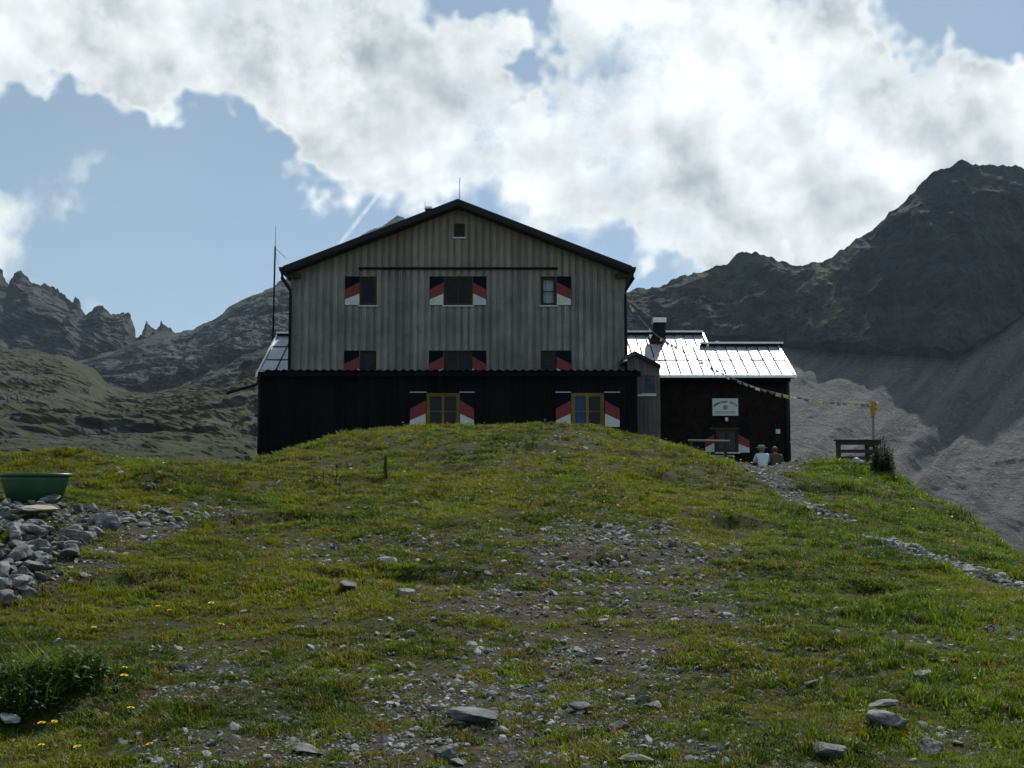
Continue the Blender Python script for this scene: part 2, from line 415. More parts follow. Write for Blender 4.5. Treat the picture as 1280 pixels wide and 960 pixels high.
def bare_mask(x, y):
    m = np.zeros_like(x)
    n = 0.5 * fbm(x / 1.1, y / 1.1, 0 * x + 2.2, 4) - .05; n2 = 0.35 * fbm(x / .3, y / .3, 0 * x + 6.2, 2)
    for c, rx, ry, w in BARE:
        d = np.hypot((x - c.x) / rx, (y - c.y) / ry)
        m = np.maximum(m, w * sstep(1.25 - d + n * 0.9 + n2 * .4, 0.0, 0.75))
    for pl in PATHS:
        m = np.maximum(m, sstep(1.45 - seg_d(x, y, pl) + n2 * 0.7, 0.0, 0.7))
    m = np.maximum(m, sstep(n + n2, 0.34, 0.62) * 0.5)
    return np.clip(m, 0, 1)

def axis(lo, a, b, hi, d0, d1):
    core = np.arange(a, b, d0)
    def grow(start, end, sgn):
        out, s, p = [], d0, start
        while (end - p) * sgn > 0: s = min(s * 1.12, d1); p += s * sgn; out.append(p)
        return out
    return np.array(list(reversed(grow(a, lo, -1))) + list(core) + grow(core[-1], hi, 1))
def sheet(name, xs, ys, zs, mat, attrs={}, smooth=True):      # regular grid arrays (rows, cols) to one mesh
    r, c = xs.shape
    me = bpy.data.meshes.new(name)
    me.vertices.add(r * c); me.vertices.foreach_set("co", np.stack([xs, ys, zs], -1).astype(np.float32).ravel())
    i = (np.arange(r - 1)[:, None] * c + np.arange(c - 1)[None, :]).ravel()
    q = np.stack([i, i + 1, i + c + 1, i + c], 1)
    me.loops.add(q.size); me.loops.foreach_set("vertex_index", q.ravel().astype(np.int32))
    me.polygons.add(len(q)); me.polygons.foreach_set("loop_start", np.arange(0, q.size, 4, dtype=np.int32))
    me.polygons.foreach_set("use_smooth", np.full(len(q), smooth))
    me.update(calc_edges=True); me.validate()
    for k, v in attrs.items():
        a = me.attributes.new(k, 'FLOAT', 'POINT'); a.data.foreach_set("value", v.astype(np.float32).ravel())
    me.materials.append(mat)
    return link(name, me)

def turf_material():
    m, t, b = new_mat("turf_soil")
    p = t.pos(); bare = t.attr("bare")
    n1 = t.noise(p, 1.3, 6.0, 0.6); n2 = t.noise(p, 7.0, 6.0, 0.65); n3 = t.noise(p, 45.0, 4.0, 0.6)
    green = t.mix(t.rng(n1, 0.35, 0.65), (0.026, 0.032, 0.009), (0.045, 0.047, 0.014))  # base darkened to stand for shadow between the tufts
    green = t.mix(t.rng(n2, 0.55, 0.75), green, (0.050, 0.038, 0.018))
    soil = t.mix(t.rng(n2, 0.3, 0.7), (0.024, 0.021, 0.012), (0.060, 0.055, 0.036))
    soil = t.mix(t.rng(t.vor(p, 26.0), 0.05, 0.3), (0.12, 0.12, 0.11), soil)
    col = t.mix(t.rng(t.m('ADD', bare, t.m('MULTIPLY', t.m('SUBTRACT', n3, 0.5), 0.5)), 0.25, 0.6), green, soil)
    t.l.new(t.v('SCALE', col, scale=t.rng(n3, 0.25, 0.75, 0.6, 1.35)), b.inputs['Base Color'])
    b.inputs['Roughness'].default_value = 0.95; b.inputs['Specular IOR Level'].default_value = 0.1
    t.l.new(t.bump(t.m('ADD', n3, t.m('MULTIPLY', n2, 1.5)), 0.8, 0.03), b.inputs['Normal'])
    return m
gx = axis(-75, -14.0, 14.0, 75, 0.11, 4.0); gy = axis(-60, 5.0, 37.0, 110, 0.11, 4.0)
GX, GY = np.meshgrid(gx, gy)
GZ = ground_z(GX, GY)
knoll = tag(sheet("ground", GX, GY, GZ, turf_material(), {"bare": bare_mask(GX, GY)}), "grassy knoll with gravel patches rising to the hut", kind="structure")

# ------------------------------------------------------------------ valley and mountains
def rock_material(name, cols, scree, green, strata=0.5, scale=1.0, dark=1.0):
    m, t, b = new_mat(name)
    p = t.pos(); z = t.xyz(p)[2]
    n1 = t.noise(p, 0.012 * scale, 8.0, 0.62); n2 = t.noise(p, 0.07 * scale, 8.0, 0.68)
    sp = t.v('MULTIPLY', p, (0.010, 0.010, 0.075)); st = t.noise(t.v('ADD', sp, t.v('SCALE', t.comb(n1, n1, n1), scale=1.6)), 1.0 * scale, 6.0, 0.6)
    vp = t.v('MULTIPLY', p, (0.07, 0.03, 0.012)); gul = t.noise(vp, 1.0 * scale, 7.0, 0.65, 0.3)
    f = t.m('ADD', t.m('MULTIPLY', st, strata), t.m('MULTIPLY', t.m('ADD', n2, gul), (1 - strata) / 2))
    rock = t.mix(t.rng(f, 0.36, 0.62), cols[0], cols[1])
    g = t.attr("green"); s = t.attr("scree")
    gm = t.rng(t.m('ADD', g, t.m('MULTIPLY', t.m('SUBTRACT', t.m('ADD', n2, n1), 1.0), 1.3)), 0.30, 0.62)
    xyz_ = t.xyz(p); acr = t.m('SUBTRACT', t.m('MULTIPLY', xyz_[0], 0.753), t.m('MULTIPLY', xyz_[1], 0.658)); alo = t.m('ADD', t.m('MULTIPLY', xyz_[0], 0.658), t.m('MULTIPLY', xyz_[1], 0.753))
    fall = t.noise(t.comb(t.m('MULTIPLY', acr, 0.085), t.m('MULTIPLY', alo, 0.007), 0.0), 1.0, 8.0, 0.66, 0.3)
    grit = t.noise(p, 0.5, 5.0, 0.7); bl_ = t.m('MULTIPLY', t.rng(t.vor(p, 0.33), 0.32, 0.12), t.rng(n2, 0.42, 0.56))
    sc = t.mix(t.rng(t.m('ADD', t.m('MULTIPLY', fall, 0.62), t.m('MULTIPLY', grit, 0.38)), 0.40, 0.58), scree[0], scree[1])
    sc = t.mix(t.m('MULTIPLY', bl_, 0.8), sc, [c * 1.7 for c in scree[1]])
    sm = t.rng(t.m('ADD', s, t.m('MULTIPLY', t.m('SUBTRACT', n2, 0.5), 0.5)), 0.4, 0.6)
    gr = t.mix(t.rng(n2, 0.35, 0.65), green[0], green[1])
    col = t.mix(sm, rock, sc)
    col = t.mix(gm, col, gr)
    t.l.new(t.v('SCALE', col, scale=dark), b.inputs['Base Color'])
    b.inputs['Roughness'].default_value = 0.95; b.inputs['Specular IOR Level'].default_value = 0.1
    h = t.m('ADD', t.m('MULTIPLY', f, 1.0), t.m('MULTIPLY', grit, 0.25))
    t.l.new(t.bump(h, 0.9, 9.0 / scale), b.inputs['Normal'])
    return m

def interp(xs, tab): return np.interp(xs, [a[0] for a in tab], [a[1] for a in tab])
def massif(name, sil, rows, colstep, counts, mat, disp, back=(400, -200), jag=4.0, seed=0.0, scree_rows=(), green_f=None, label=None, vert=(60, 60, 170), gully=None):
    """sil: skyline (px, py). rows: [ [ (px, py, Y) ... ] ...] from skyline down; a sheet in real depth, with a far side."""
    px = np.arange(sil[0][0], sil[-1][0] + 1, colstep)
    ridgeY = interp(px, [(a, c) for a, b, c in rows[0]])
    levels = [(interp(px, sil), ridgeY)] + [(interp(px, [(a, b) for a, b, c in r]), interp(px, [(a, c) for a, b, c in r])) for r in rows[1:]]
    W = []
    for py, Y in levels:
        xc, yc = (px - 640) / FPX, (480 - py) / FPX
        c, s = math.cos(PITCH), math.sin(PITCH); dy = c - yc * s; dz = s + yc * c
        W.append(np.stack([xc / dy * Y, Y, EYE + dz / dy * Y], -1))
    kx = W[0][:, 0] / W[0][:, 1]
    # the far side falls away behind the crest
    pts, lev, scr = [], [], []
    nb = counts[0]
    for i in range(nb):
        f = 1 - i / nb
        q = W[0].copy(); q[:, 1] += back[0] * f; q[:, 0] = kx * q[:, 1]; q[:, 2] += back[1] * f ** 0.8
        pts.append(q); lev.append(np.full(len(px), -f)); 
    for k in range(len(W) - 1):
        n = counts[k + 1]
        for i in range(n + (1 if k == len(W) - 2 else 0)):
            f = i / n
            pts.append(W[k] * (1 - f) + W[k + 1] * f); lev.append(np.full(len(px), k + f))
    pts = np.array(pts); lev = np.array(lev)
    x, y, z = pts[..., 0], pts[..., 1], pts[..., 2]
    cl = sum(np.where((lev >= k) & (lev < k + 1), d0 + (d1 - d0) * (lev - k), 0.0) for k, (d0, d1) in enumerate(disp))
    cl = np.where(lev < 0, disp[0][0] * 0.7, cl)
    cl = np.where(lev >= len(disp), disp[-1][1], cl)
    wx = 26 * fbm(x / 140 + seed, y / 140, z / 140, 3); wy = 26 * fbm(x / 140 + 31 + seed, y / 140, z / 140, 3)
    rid = ridged((x + wx) / vert[0] + seed, (y + wy) / vert[1], z / vert[2], 6, 0.52)
    fb = ridged((x + .5 * wx) / 30 + seed, y / 34, (z + 0.4 * wx) / 60, 5, 0.55) - .5
    tower = ridged(x / 11 + seed, y / 13, z / 15, 4, 0.6) - .5
    sb = (z + .06 * x + 1.5 * fbm(x / 60, y / 60, z / 60, 2)) / 13.0; sb = sb - np.floor(sb)
    d = cl * (rid - 0.5) + cl * 0.34 * fb + cl * 0.13 * tower + cl * 0.10 * sstep(sb, 0.1, 0.9)
    edge = np.exp(-(lev / 0.10) ** 2)
    y2 = y - d * (1 - 0.6 * edge); x2 = x - d * 0.25 + cl * 0.25 * fbm(x / 22 + 9 + seed, y / 22, z / 22, 4)
    z2 = z + 0.25 * d * (1 - edge) + jag * edge * (ridged(x / 34 + seed, y / 50, 0 * z, 5, 0.6) - 0.7)
    if gully:
        for (xa_, ya_, xb_, yb_, w_, dep) in gully:
            L_ = math.hypot(xb_ - xa_, yb_ - ya_); al = ((x - xa_) * (xb_ - xa_) + (y - ya_) * (yb_ - ya_)) / L_; ac = ((x - xa_) * (yb_ - ya_) - (y - ya_) * (xb_ - xa_)) / L_
            ac = ac + 5 * fbm(al / 40, 0 * al, 0 * al + w_, 3)
            z2 = z2 - dep * np.exp(-(ac / w_) ** 2) * sstep(al, -20, 30) * (1 - sstep(al, L_, L_ + 60)) * sstep(lev, .9, 1.1) + .5 * dep * np.exp(-((ac - 2.2 * w_) / w_) ** 2) * sstep(lev, .9, 1.1)
    g = green_f(px[None, :] + 0 * lev, lev, x, y, z) if green_f else np.zeros_like(lev)
    s = np.zeros_like(lev)
    for a, b in scree_rows: s = np.maximum(s, sstep(lev, a - 0.06, a + 0.06) * (1 - sstep(lev, b - 0.05, b + 0.05)))
    o = sheet(name, x2, y2, z2, mat, {"scree": s, "green": g}, smooth=False)
    return tag(o, label, kind="structure")

SCREE = ((0.066, 0.067, 0.063), (0.135, 0.134, 0.124))
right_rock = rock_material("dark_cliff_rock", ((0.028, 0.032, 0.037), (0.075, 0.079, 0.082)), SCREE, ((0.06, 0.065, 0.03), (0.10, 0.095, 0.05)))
sil_r = [(640, 380), (740, 372), (790, 368), (830, 357), (880, 343), (913, 331), (921, 321), (930, 317), (942, 318), (949, 324), (966, 323), (972, 330), (990, 335), (1020, 333), (1042, 326),
         (1052, 313), (1080, 299), (1110, 271), (1118, 264), (1150, 231), (1175, 216), (1200, 206), (1222, 212), (1238, 207), (1280, 214), (1340, 216), (1420, 250), (1560, 300), (1760, 380)]
def gr_right(px, lev, x, y, z): return np.where(lev < 1.0, 0.27 * sstep(lev, 0.0, 0.05) * (1 - 0.75 * sstep(px, 1030, 1150)) + 0.06, 0.04)
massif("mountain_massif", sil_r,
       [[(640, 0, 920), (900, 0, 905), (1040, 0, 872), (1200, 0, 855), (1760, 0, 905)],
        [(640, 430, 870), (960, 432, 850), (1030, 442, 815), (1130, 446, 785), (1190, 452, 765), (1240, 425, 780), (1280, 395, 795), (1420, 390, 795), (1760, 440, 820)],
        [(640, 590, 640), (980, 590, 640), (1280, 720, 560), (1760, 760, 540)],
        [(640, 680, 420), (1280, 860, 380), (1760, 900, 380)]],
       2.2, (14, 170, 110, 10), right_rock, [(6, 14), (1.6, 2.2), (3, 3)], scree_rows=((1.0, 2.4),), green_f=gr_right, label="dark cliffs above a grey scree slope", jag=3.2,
       gully=[(331, 775, 205, 630, 4.5, 5.0), (300, 745, 150, 590, 9, 2.0), (250, 745, 160, 640, 6, 2.0), (215, 800, 150, 690, 5, 2.5), (420, 780, 270, 600, 8, 3.0)])

left_rock = rock_material("pale_limestone", ((0.034, 0.038, 0.043), (0.100, 0.104, 0.107)), SCREE, ((0.055, 0.062, 0.030), (0.095, 0.092, 0.05)), strata=0.35)
crag_rock = rock_material("brown_crag_rock", ((0.032, 0.033, 0.036), (0.085, 0.083, 0.080)), SCREE, ((0.05, 0.06, 0.03), (0.09, 0.085, 0.05)), strata=0.3, scale=0.8)
sil_c = [(-420, 330), (-300, 300), (-160, 320), (-60, 300), (-20, 322), (0, 333), (7, 341), (11, 353), (18, 364), (25, 350), (31, 346), (38, 349), (47, 351), (58, 358), (68, 364), (80, 371), (88, 380), (95, 383), (98, 376), (101, 378), (106, 393),
         (112, 401), (121, 398), (128, 392), (136, 388), (143, 393), (158, 395), (166, 399), (170, 408), (172, 428), (180, 424), (190, 406), (199, 416), (207, 411), (214, 415), (240, 440), (300, 470)]
massif("jagged_ridge", sil_c, [[(-420, 0, 1700), (300, 0, 1500)], [(-420, 450, 1420), (120, 462, 1350), (300, 480, 1350)], [(-420, 560, 1000), (300, 560, 1000)]],
       1.0, (10, 150, 20), crag_rock, [(12, 22), (14, 6)], label="jagged brown crags on the skyline", jag=9.0, seed=4.0, vert=(75, 75, 120), back=(300, -200))
sil_s = [(20, 480), (70, 462), (110, 450), (150, 438), (180, 424), (215, 417), (240, 413), (258, 405), (270, 399), (285, 389), (300, 379), (320, 368), (340, 358), (365, 347), (420, 314), (455, 293), (478, 283), (488, 276), (497, 272), (505, 274), (520, 285), (600, 330), (700, 372), (820, 400)]
def gr_s(px, lev, x, y, z): return np.where(lev < 1, 0.15 + 0.25 * sstep(lev, .7, 1.0), 0.5)
massif("limestone_shoulder", sil_s, [[(20, 0, 1250), (300, 0, 1300), (495, 0, 1500), (820, 0, 1400)], [(20, 490, 1080), (130, 496, 1050), (190, 496, 1040), (260, 470, 1050), (340, 432, 1080), (500, 430, 1080), (820, 440, 1080)], [(20, 580, 700), (820, 580, 700)]],
       1.3, (10, 130, 20), left_rock, [(4, 13), (5, 3)], scree_rows=((.97, 1.2),), green_f=gr_s, label="pale limestone shoulder rounding up behind the hut", jag=2.0, seed=9.0, vert=(48, 48, 70))
sil_b = [(-420, 400), (-200, 425), (0, 437), (45, 441), (90, 449), (118, 463), (140, 484), (165, 493), (190, 494), (215, 490), (245, 480), (270, 468), (300, 454), (340, 428), (400, 410), (520, 410), (700, 440), (860, 480)]
def gr_b(px, lev, x, y, z): return 0.58 + 0.30 * fbm(x / 90, y / 90, z / 60, 4)
massif("alpine_basin", sil_b, [[(-420, 0, 1000), (180, 0, 950), (860, 0, 900)], [(-420, 560, 420), (180, 548, 420), (860, 560, 420)], [(-420, 610, 180), (860, 610, 180)], [(-420, 700, 110), (860, 700, 110)]],
       2.0, (8, 130, 60, 6), rock_material("basin_turf", ((0.030, 0.032, 0.031), (0.075, 0.074, 0.067)), SCREE, ((0.022, 0.026, 0.010), (0.050, 0.050, 0.022)), strata=0.2, scale=2.2),
       [(6, 11), (8, 2.5), (2, 1.5)], green_f=gr_b, label="hummocky grass and rock basin below the crags", jag=2.0, seed=17.0, vert=(70, 70, 50), back=(200, -60))
vx, vy = np.meshgrid(np.linspace(-2600, 2600, 50), np.linspace(-2600, 2600, 50))
tag(sheet("valley_ground", vx, vy, -62 + 6 * fbm(vx / 900, vy / 900, 0 * vx, 3), simple("valley_turf", (0.075, 0.075, 0.045), 0.95, vary=0.4, scale=0.01), {}), "valley floor far below the knoll", kind="structure")

# thin mountain air: a closed box round the camera and everything that fades, the sky outside it
hz = MB().box(-2700, 2700, -2700, 2700, -90, 400).build("haze", None)
tag(hz, "thin pale mountain air", kind="stuff")
hm = bpy.data.materials.new("thin_air"); hm.use_nodes = True; hm.node_tree.nodes.clear()
hn = hm.node_tree.nodes; ho = hn.new('ShaderNodeOutputMaterial'); hv = hn.new('ShaderNodeVolumePrincipled')
hv.inputs['Color'].default_value = (0.58, 0.80, 1.0, 1); hv.inputs['Density'].default_value = 0.000042; hv.inputs['Anisotropy'].default_value = 0.2
hm.node_tree.links.new(hv.outputs[0], ho.inputs['Volume']); hz.data.materials.append(hm)
# ------------------------------------------------------------------ materials of the hut
ZB = lambda py: Z(py, 45.0)
M_board = wood("weathered_larch", (0.138, 0.135, 0.124), (0.215, 0.210, 0.192), warm=(0.17, 0.135, 0.095), zwarm=(10.2, 12.6), vary=0.13)  # weathered wood; under-boards also toned darker than covers, deepening weak shadow lines
M_cover = wood("weathered_larch_cover", (0.160, 0.156, 0.142), (0.235, 0.230, 0.210), warm=(0.22, 0.175, 0.125), zwarm=(10.2, 12.6), vary=0.13)
M_porch = wood("weathered_porch_board_shaded", (0.07, 0.068, 0.062), (0.14, 0.135, 0.12), vary=0.2)  # weathered boards in a darker copy: the porch shade is in the colour
M_black = wood("black_stained_wood", (0.0045, 0.005, 0.0055), (0.009, 0.009, 0.009), vary=0.25, rough=0.95, spec=0.08)
M_shingle = simple("dark_brown_shingle", (0.011, 0.0085, 0.0075), 0.95, vary=0.6, scale=6.0, spec=0.08)
M_trim = simple("dark_sheet_metal", (0.014, 0.016, 0.023), 0.7, 0.0, spec=0.2)
M_gutter = simple("dark_gutter_metal", (0.011, 0.012, 0.015), 0.7, 0.0, spec=0.2)
M_roof_dark = simple("dark_roof_sheet", (0.05, 0.055, 0.065), 0.5, 0.5)
M_red = simple("red_paint", (0.15, 0.008, 0.013), 0.6, vary=0.15, scale=4)
M_white = simple("white_paint", (0.47, 0.51, 0.50), 0.7, vary=0.10, scale=5)
M_blackp = simple("black_paint", (0.005, 0.007, 0.011), 0.95, vary=0.15, spec=0.1)
M_frame_brown = wood("brown_window_frame", (0.028, 0.021, 0.010), (0.055, 0.040, 0.018), vary=0.1)
M_frame_yel = wood("yellow_ochre_frame", (0.15, 0.105, 0.018), (0.23, 0.16, 0.032), vary=0.1)
M_sill = simple("pale_metal_sill", (0.42, 0.45, 0.46), 0.45, 0.4, vary=0.1)
M_wall_core = simple("timber_wall_core", (0.05, 0.042, 0.034), 0.9)
M_floor_dim = simple("plain_interior", (0.05, 0.045, 0.04), 0.9)
M_cloth_blue = simple("blue_curtain", (0.05, 0.11, 0.34), 0.9, vary=0.1)
M_cloth_white = simple("pale_curtain", (0.62, 0.68, 0.74), 0.9, vary=0.1)
def metal_roof():
    m, t, b = new_mat("bright_roof_sheet")
    p = t.pos()
    n = t.noise(t.v('ADD', p, t.v('SCALE', t.comb(t.rand(), t.rand(), t.rand()), scale=9.0)), 1.4, 3.0, 0.5); n2 = t.noise(p, 9.0, 5.0, 0.6)
    col = t.mix(t.rng(n2, 0.35, 0.65), (0.40, 0.415, 0.43), (0.50, 0.515, 0.525))
    t.l.new(col, b.inputs['Base Color']); b.inputs['Metallic'].default_value = 0.85
    t.l.new(t.rng(n, 0.3, 0.7, 0.44, 0.56), b.inputs['Roughness'])
    t.l.new(t.bump(n, 0.30, 0.05), b.inputs['Normal'])
    return m
M_tin = metal_roof()
M_tin_edge = simple("bright_flashing", (0.62, 0.64, 0.65), 0.4, 0.8, vary=0.1)
def glass():
    m, t, b = new_mat("window_glass")
    tr = t.node('ShaderNodeBsdfTransparent'); gl = t.node('ShaderNodeBsdfGlossy')
    tr.inputs[0].default_value = (0.80, 0.84, 0.84, 1); gl.inputs['Roughness'].default_value = 0.03; gl.inputs[0].default_value = (0.9, 0.95, 1, 1)
    fr = t.node('ShaderNodeFresnel'); fr.inputs[0].default_value = 1.5
    mx = t.node('ShaderNodeMixShader'); t.l.new(t.m('MULTIPLY', fr.outputs[0], 0.25), mx.inputs[0]); t.l.new(tr.outputs[0], mx.inputs[1]); t.l.new(gl.outputs[0], mx.inputs[2])
    t.l.new(mx.outputs[0], t.n['Material Output'].inputs[0])
    return m
M_glass = glass()

def board_with_openings(x0, x1, y0, y1, zlo, ztop, openings):
    """one board (or wall skin) from zlo to the sloping top ztop(x), notched round the openings (x0, x1, z0, z1)"""
    mb = MB()
    cuts = sorted({x0, x1} | {c for o in openings for c in o[:2] if x0 < c < x1})
    for a, b in zip(cuts[:-1], cuts[1:]):
        if b - a < 0.004: continue
        holes = sorted([o[2:] for o in openings if o[0] < (a + b) / 2 < o[1]])
        z = zlo
        for h0, h1 in holes:
            if h0 > z + 0.01: mb.box(a, b, y0, y1, z, h0)
            z = max(z, h1)
        if ztop((a + b) / 2) > z + 0.02: mb.slant(a, b, y0, y1, z, ztop(a), ztop(b))
    return mb

def lone(mb, name, mat, root):
    """the boxes that touch make one board; a board cut in two by a window becomes two"""
    n = len(mb.v) // 8; grp = list(range(n)); bb = [mb.v[i * 8:i * 8 + 8] for i in range(n)]
    ext = [(min(q.x for q in b), max(q.x for q in b), min(q.z for q in b), max(q.z for q in b)) for b in bb]
    for i in range(n):
        for j in range(i):
            a, b = ext[i], ext[j]
            if a[0] <= b[1] + .001 and b[0] <= a[1] + .001 and a[2] <= b[3] + .001 and b[2] <= a[3] + .001:
                gi_, gj_ = grp[i], grp[j]; grp = [gi_ if q == gj_ else q for q in grp]
    for g_ in sorted(set(grp)):
        m2 = MB()
        for i in range(n):
            if grp[i] == g_: m2.add(bb[i], [(0, 3, 2, 1), (4, 5, 6, 7), (0, 1, 5, 4), (1, 2, 6, 5), (2, 3, 7, 6), (3, 0, 4, 7)])
        m2.build(name, mat, root)
def shutter(root, x0, x1, z0, z1, Y, side):
    """dark folding shutter with a red slanting band over a white corner; side=-1 hangs left of its window"""
    h = z1 - z0
    sh = MB().box(x0, x1, Y - 0.045, Y - 0.015, z0, z1).build("shutter", M_blackp, root)
    lo, hi = (x0 + .008, x1 - .008) if side < 0 else (x1 - .008, x0 + .008)     # lo: edge away from the window
    f = lambda t: z0 + 0.008 + (h - 0.016) * t
    def poly(pts, name, mat, y):
        MB().prism(pts if side > 0 else pts, Y - y, Y - 0.040).build(name, mat, sh)
    poly([(lo, f(.20)), (hi, f(.405)), (hi, f(.80)), (lo, f(.545))], "red_band", M_red, .049)
    poly([(lo, f(0)), (hi, f(0)), (hi, f(.40)), (lo, f(.195))], "white_field", M_white, .050)
    MB().box(x0 + .02, x1 - .02, Y - .054, Y - .046, z0 + h * .10, z0 + h * .125).build("batten", M_sill, sh)
    return sh
def window(root, x0, x1, z0, z1, Y, mat, leaves=2, bar=0.5, sill=True, curtain=None, fw=0.06):
    """timber frame with casements set into the wall at depth Y; the panes are real glass"""
    y0, y1 = Y + 0.015, Y + 0.11
    fr = MB().box(x0, x0 + fw, y0, y1, z0, z1).box(x1 - fw, x1, y0, y1, z0, z1).box(x0 + fw, x1 - fw, y0, y1, z0, z0 + fw).box(x0 + fw, x1 - fw, y0, y1, z1 - fw, z1)
    fr = fr.build("window", mat, root)
    w = (x1 - x0 - 2 * fw) / leaves
    for k in range(leaves):
        a = x0 + fw + k * w; b = a + w; c = 0.045
        MB().box(a, a + c, y0 + .012, y1 - .02, z0 + fw, z1 - fw).box(b - c, b, y0 + .012, y1 - .02, z0 + fw, z1 - fw).box(a + c, b - c, y0 + .012, y1 - .02, z0 + fw, z0 + fw + c).box(a + c, b - c, y0 + .012, y1 - .02, z1 - fw - c, z1 - fw).build("casement", mat, fr)
        if bar:
            zb = z0 + (z1 - z0) * bar
            MB().box(a + c, b - c, y0 + .02, y1 - .03, zb - .016, zb + .016).build("glazing_bar", mat, fr)
            for q0, q1 in ((z0 + fw + c, zb - .016), (zb + .016, z1 - fw - c)): MB().box(a + c, b - c, y0 + .044, y0 + .048, q0, q1).build("pane", M_glass, fr)
        else:
            MB().box(a + c, b - c, y0 + .044, y0 + .048, z0 + fw + c, z1 - fw - c).build("pane", M_glass, fr)
        if curtain and curtain[k]:
            cu = MB(); n = 9
            for i in range(n):
                u0 = a + (b - a) * i / n; u1 = a + (b - a) * (i + 1) / n; d0, d1 = (.0, .03) if i % 2 else (.03, .0)
                cu.add([(u0, y1 + .03 + d0, z0 + fw), (u1, y1 + .03 + d1, z0 + fw), (u1, y1 + .03 + d1, z1 - fw), (u0, y1 + .03 + d0, z1 - fw)], [(0, 1, 2, 3)])
            cu.build("curtain", curtain[k], fr)
    if sill: MB().box(x0 - .05, x1 + .05, Y - .11, Y + .03, z0 - .05, z0 - .003).build("window_sill", M_sill, fr)
    return fr

# ------------------------------------------------------------------ main hut
YW = 45.0
BX = lambda px, py=400: X(px, YW, py)
HL, HR = BX(365), BX(780)
HM = (HL + HR) / 2
gr = 3.02
hut = thing("mountain_hut", "tall gabled mountain hut clad in weathered grey upright boards", "hut", (HM, YW, gr))
YV = 44.4                                       # front edge of the roof
apex = Vector((HM, YV, Z(249.5, YV))); eaL = P(357, 333, YV); eaR = P(790.5, 333, YV)
ez = (eaL.z + eaR.z) / 2; ex = (eaR.x - eaL.x) / 2
slope = (apex.z - ez) / ex
ROOF_T = 0.20
def roof_under(x): return apex.z - abs(x - HM) * slope - ROOF_T * 1.08
def wall_top(x): return roof_under(x) - 0.02
# openings: (px0, px1, py0, py1)
UP = [(450, 470.5), (555, 590.5), (676, 695.5)]
OPEN = [(BX(a), BX(b), ZB(382), ZB(346)) for a, b in UP] + [(BX(a, 450), BX(b, 450), ZB(476), ZB(438.5)) for a, b in UP] + [(BX(567.5), BX(580.5), ZB(297), ZB(280))]
YB = 57.0
for a, b in ((HL + .03, HM), (HM, HR - .03)):
    board_with_openings(a, b, YW, YW + 0.16, gr - .4, wall_top, OPEN).build("front_wall", M_wall_core, hut)
MB().box(HL + .03, HL + .19, YW + .16, YB, gr - .4, wall_top(HL + .03)).build("side_wall", M_board, hut)
MB().box(HR - .19, HR - .03, YW + .16, YB, gr - .4, wall_top(HR - .03)).build("side_wall", M_board, hut)
board_with_openings(HL + .19, HR - .19, YB - .16, YB, gr - .4, lambda x: wall_top(x), []) 
MB().prism([(HL + .19, gr - .4), (HR - .19, gr - .4), (HR - .19, wall_top(HR - .19)), (HM, wall_top(HM)), (HL + .19, wall_top(HL + .19))], YB - .16, YB).build("rear_wall", M_board, hut)
for zf in (5.9, 8.75): MB().box(HL + .19, HR - .19, YW + .20, YB - .2, zf - .2, zf).build("floor_slab", M_floor_dim, hut)
MB().box(HL + .19, HR - .19, YW + 3.2, YW + 3.3, gr, 9.6).build("partition_wall", M_floor_dim, hut)
# upright cladding: wide under-boards with cover boards lapped over their joints
NB = 46
pitch = (HR - HL) / NB
ZBOT = ZB(486)
for i in range(NB):
    a = HL + i * pitch
    ops = [(o[0] - .004, o[1] + .004, o[2] - .004, o[3] + .004) for o in OPEN]
    split = [(a, a + pitch)] if not (a < HM < a + pitch) else [(a, HM), (HM, a + pitch)]
    mb = MB()
    for q0, q1 in split:
        s = board_with_openings(q0 + (.002 if q0 == a else 0), q1 - (.002 if q1 != HM else 0), YW - .026, YW - .001, ZBOT + .0, wall_top, ops); mb.add(s.v, s.f)
    if mb.v: lone(mb, "board", M_board, hut)
    c0, c1 = a - .075 + random.uniform(-.012, .012), a + .078 + random.uniform(-.012, .012)
    if i:
        mb = MB()
        for q0, q1 in ([(c0, c1)] if not (c0 < HM < c1) else [(c0, HM), (HM, c1)]):
            s = board_with_openings(q0, q1, YW - .064 - random.uniform(0, .008), YW - .027, ZBOT - random.uniform(0, .03), wall_top, ops); mb.add(s.v, s.f)
        if mb.v: lone(mb, "cover_board", M_cover, hut)
for x in (HL, HR): MB().slant(x - .05, x + .05, YW - .09, YW - .074, ZBOT, wall_top(x - .05), wall_top(x + .05)).build("corner_board", M_board, hut)
# weathered drip ledge across the front above the windows
MB().box(BX(449, 336), BX(697, 336), YW - .15, YW - .075, ZB(337.2), ZB(334.8)).build("drip_ledge", M_black, hut)
for i, (a, b) in enumerate(UP):
    cur = [None, [None, None], [M_cloth_white]][i]
    window(hut, BX(a), BX(b), ZB(382), ZB(346), YW, M_frame_brown, leaves=2 if i == 1 else 1, bar=0.5 if i == 2 else None, curtain=cur)
    window(hut, BX(a, 450), BX(b, 450), ZB(476), ZB(438.5), YW, M_frame_brown, leaves=2 if i == 1 else 1, bar=0.5, curtain=None)
window(hut, BX(567.5), BX(580.5), ZB(297), ZB(280), YW, M_frame_brown, leaves=1, bar=None, fw=.04)
for a, b, sd_ in ((431, 449.6, -1), (537, 554.6, -1), (591, 608, 1), (696, 714, 1)):
    shutter(hut, BX(a), BX(b), ZB(382), ZB(346), YW - .052, sd_)
    shutter(hut, BX(a - .6, 450), BX(b - .2, 450), ZB(476), ZB(438.5), YW - .052, sd_)
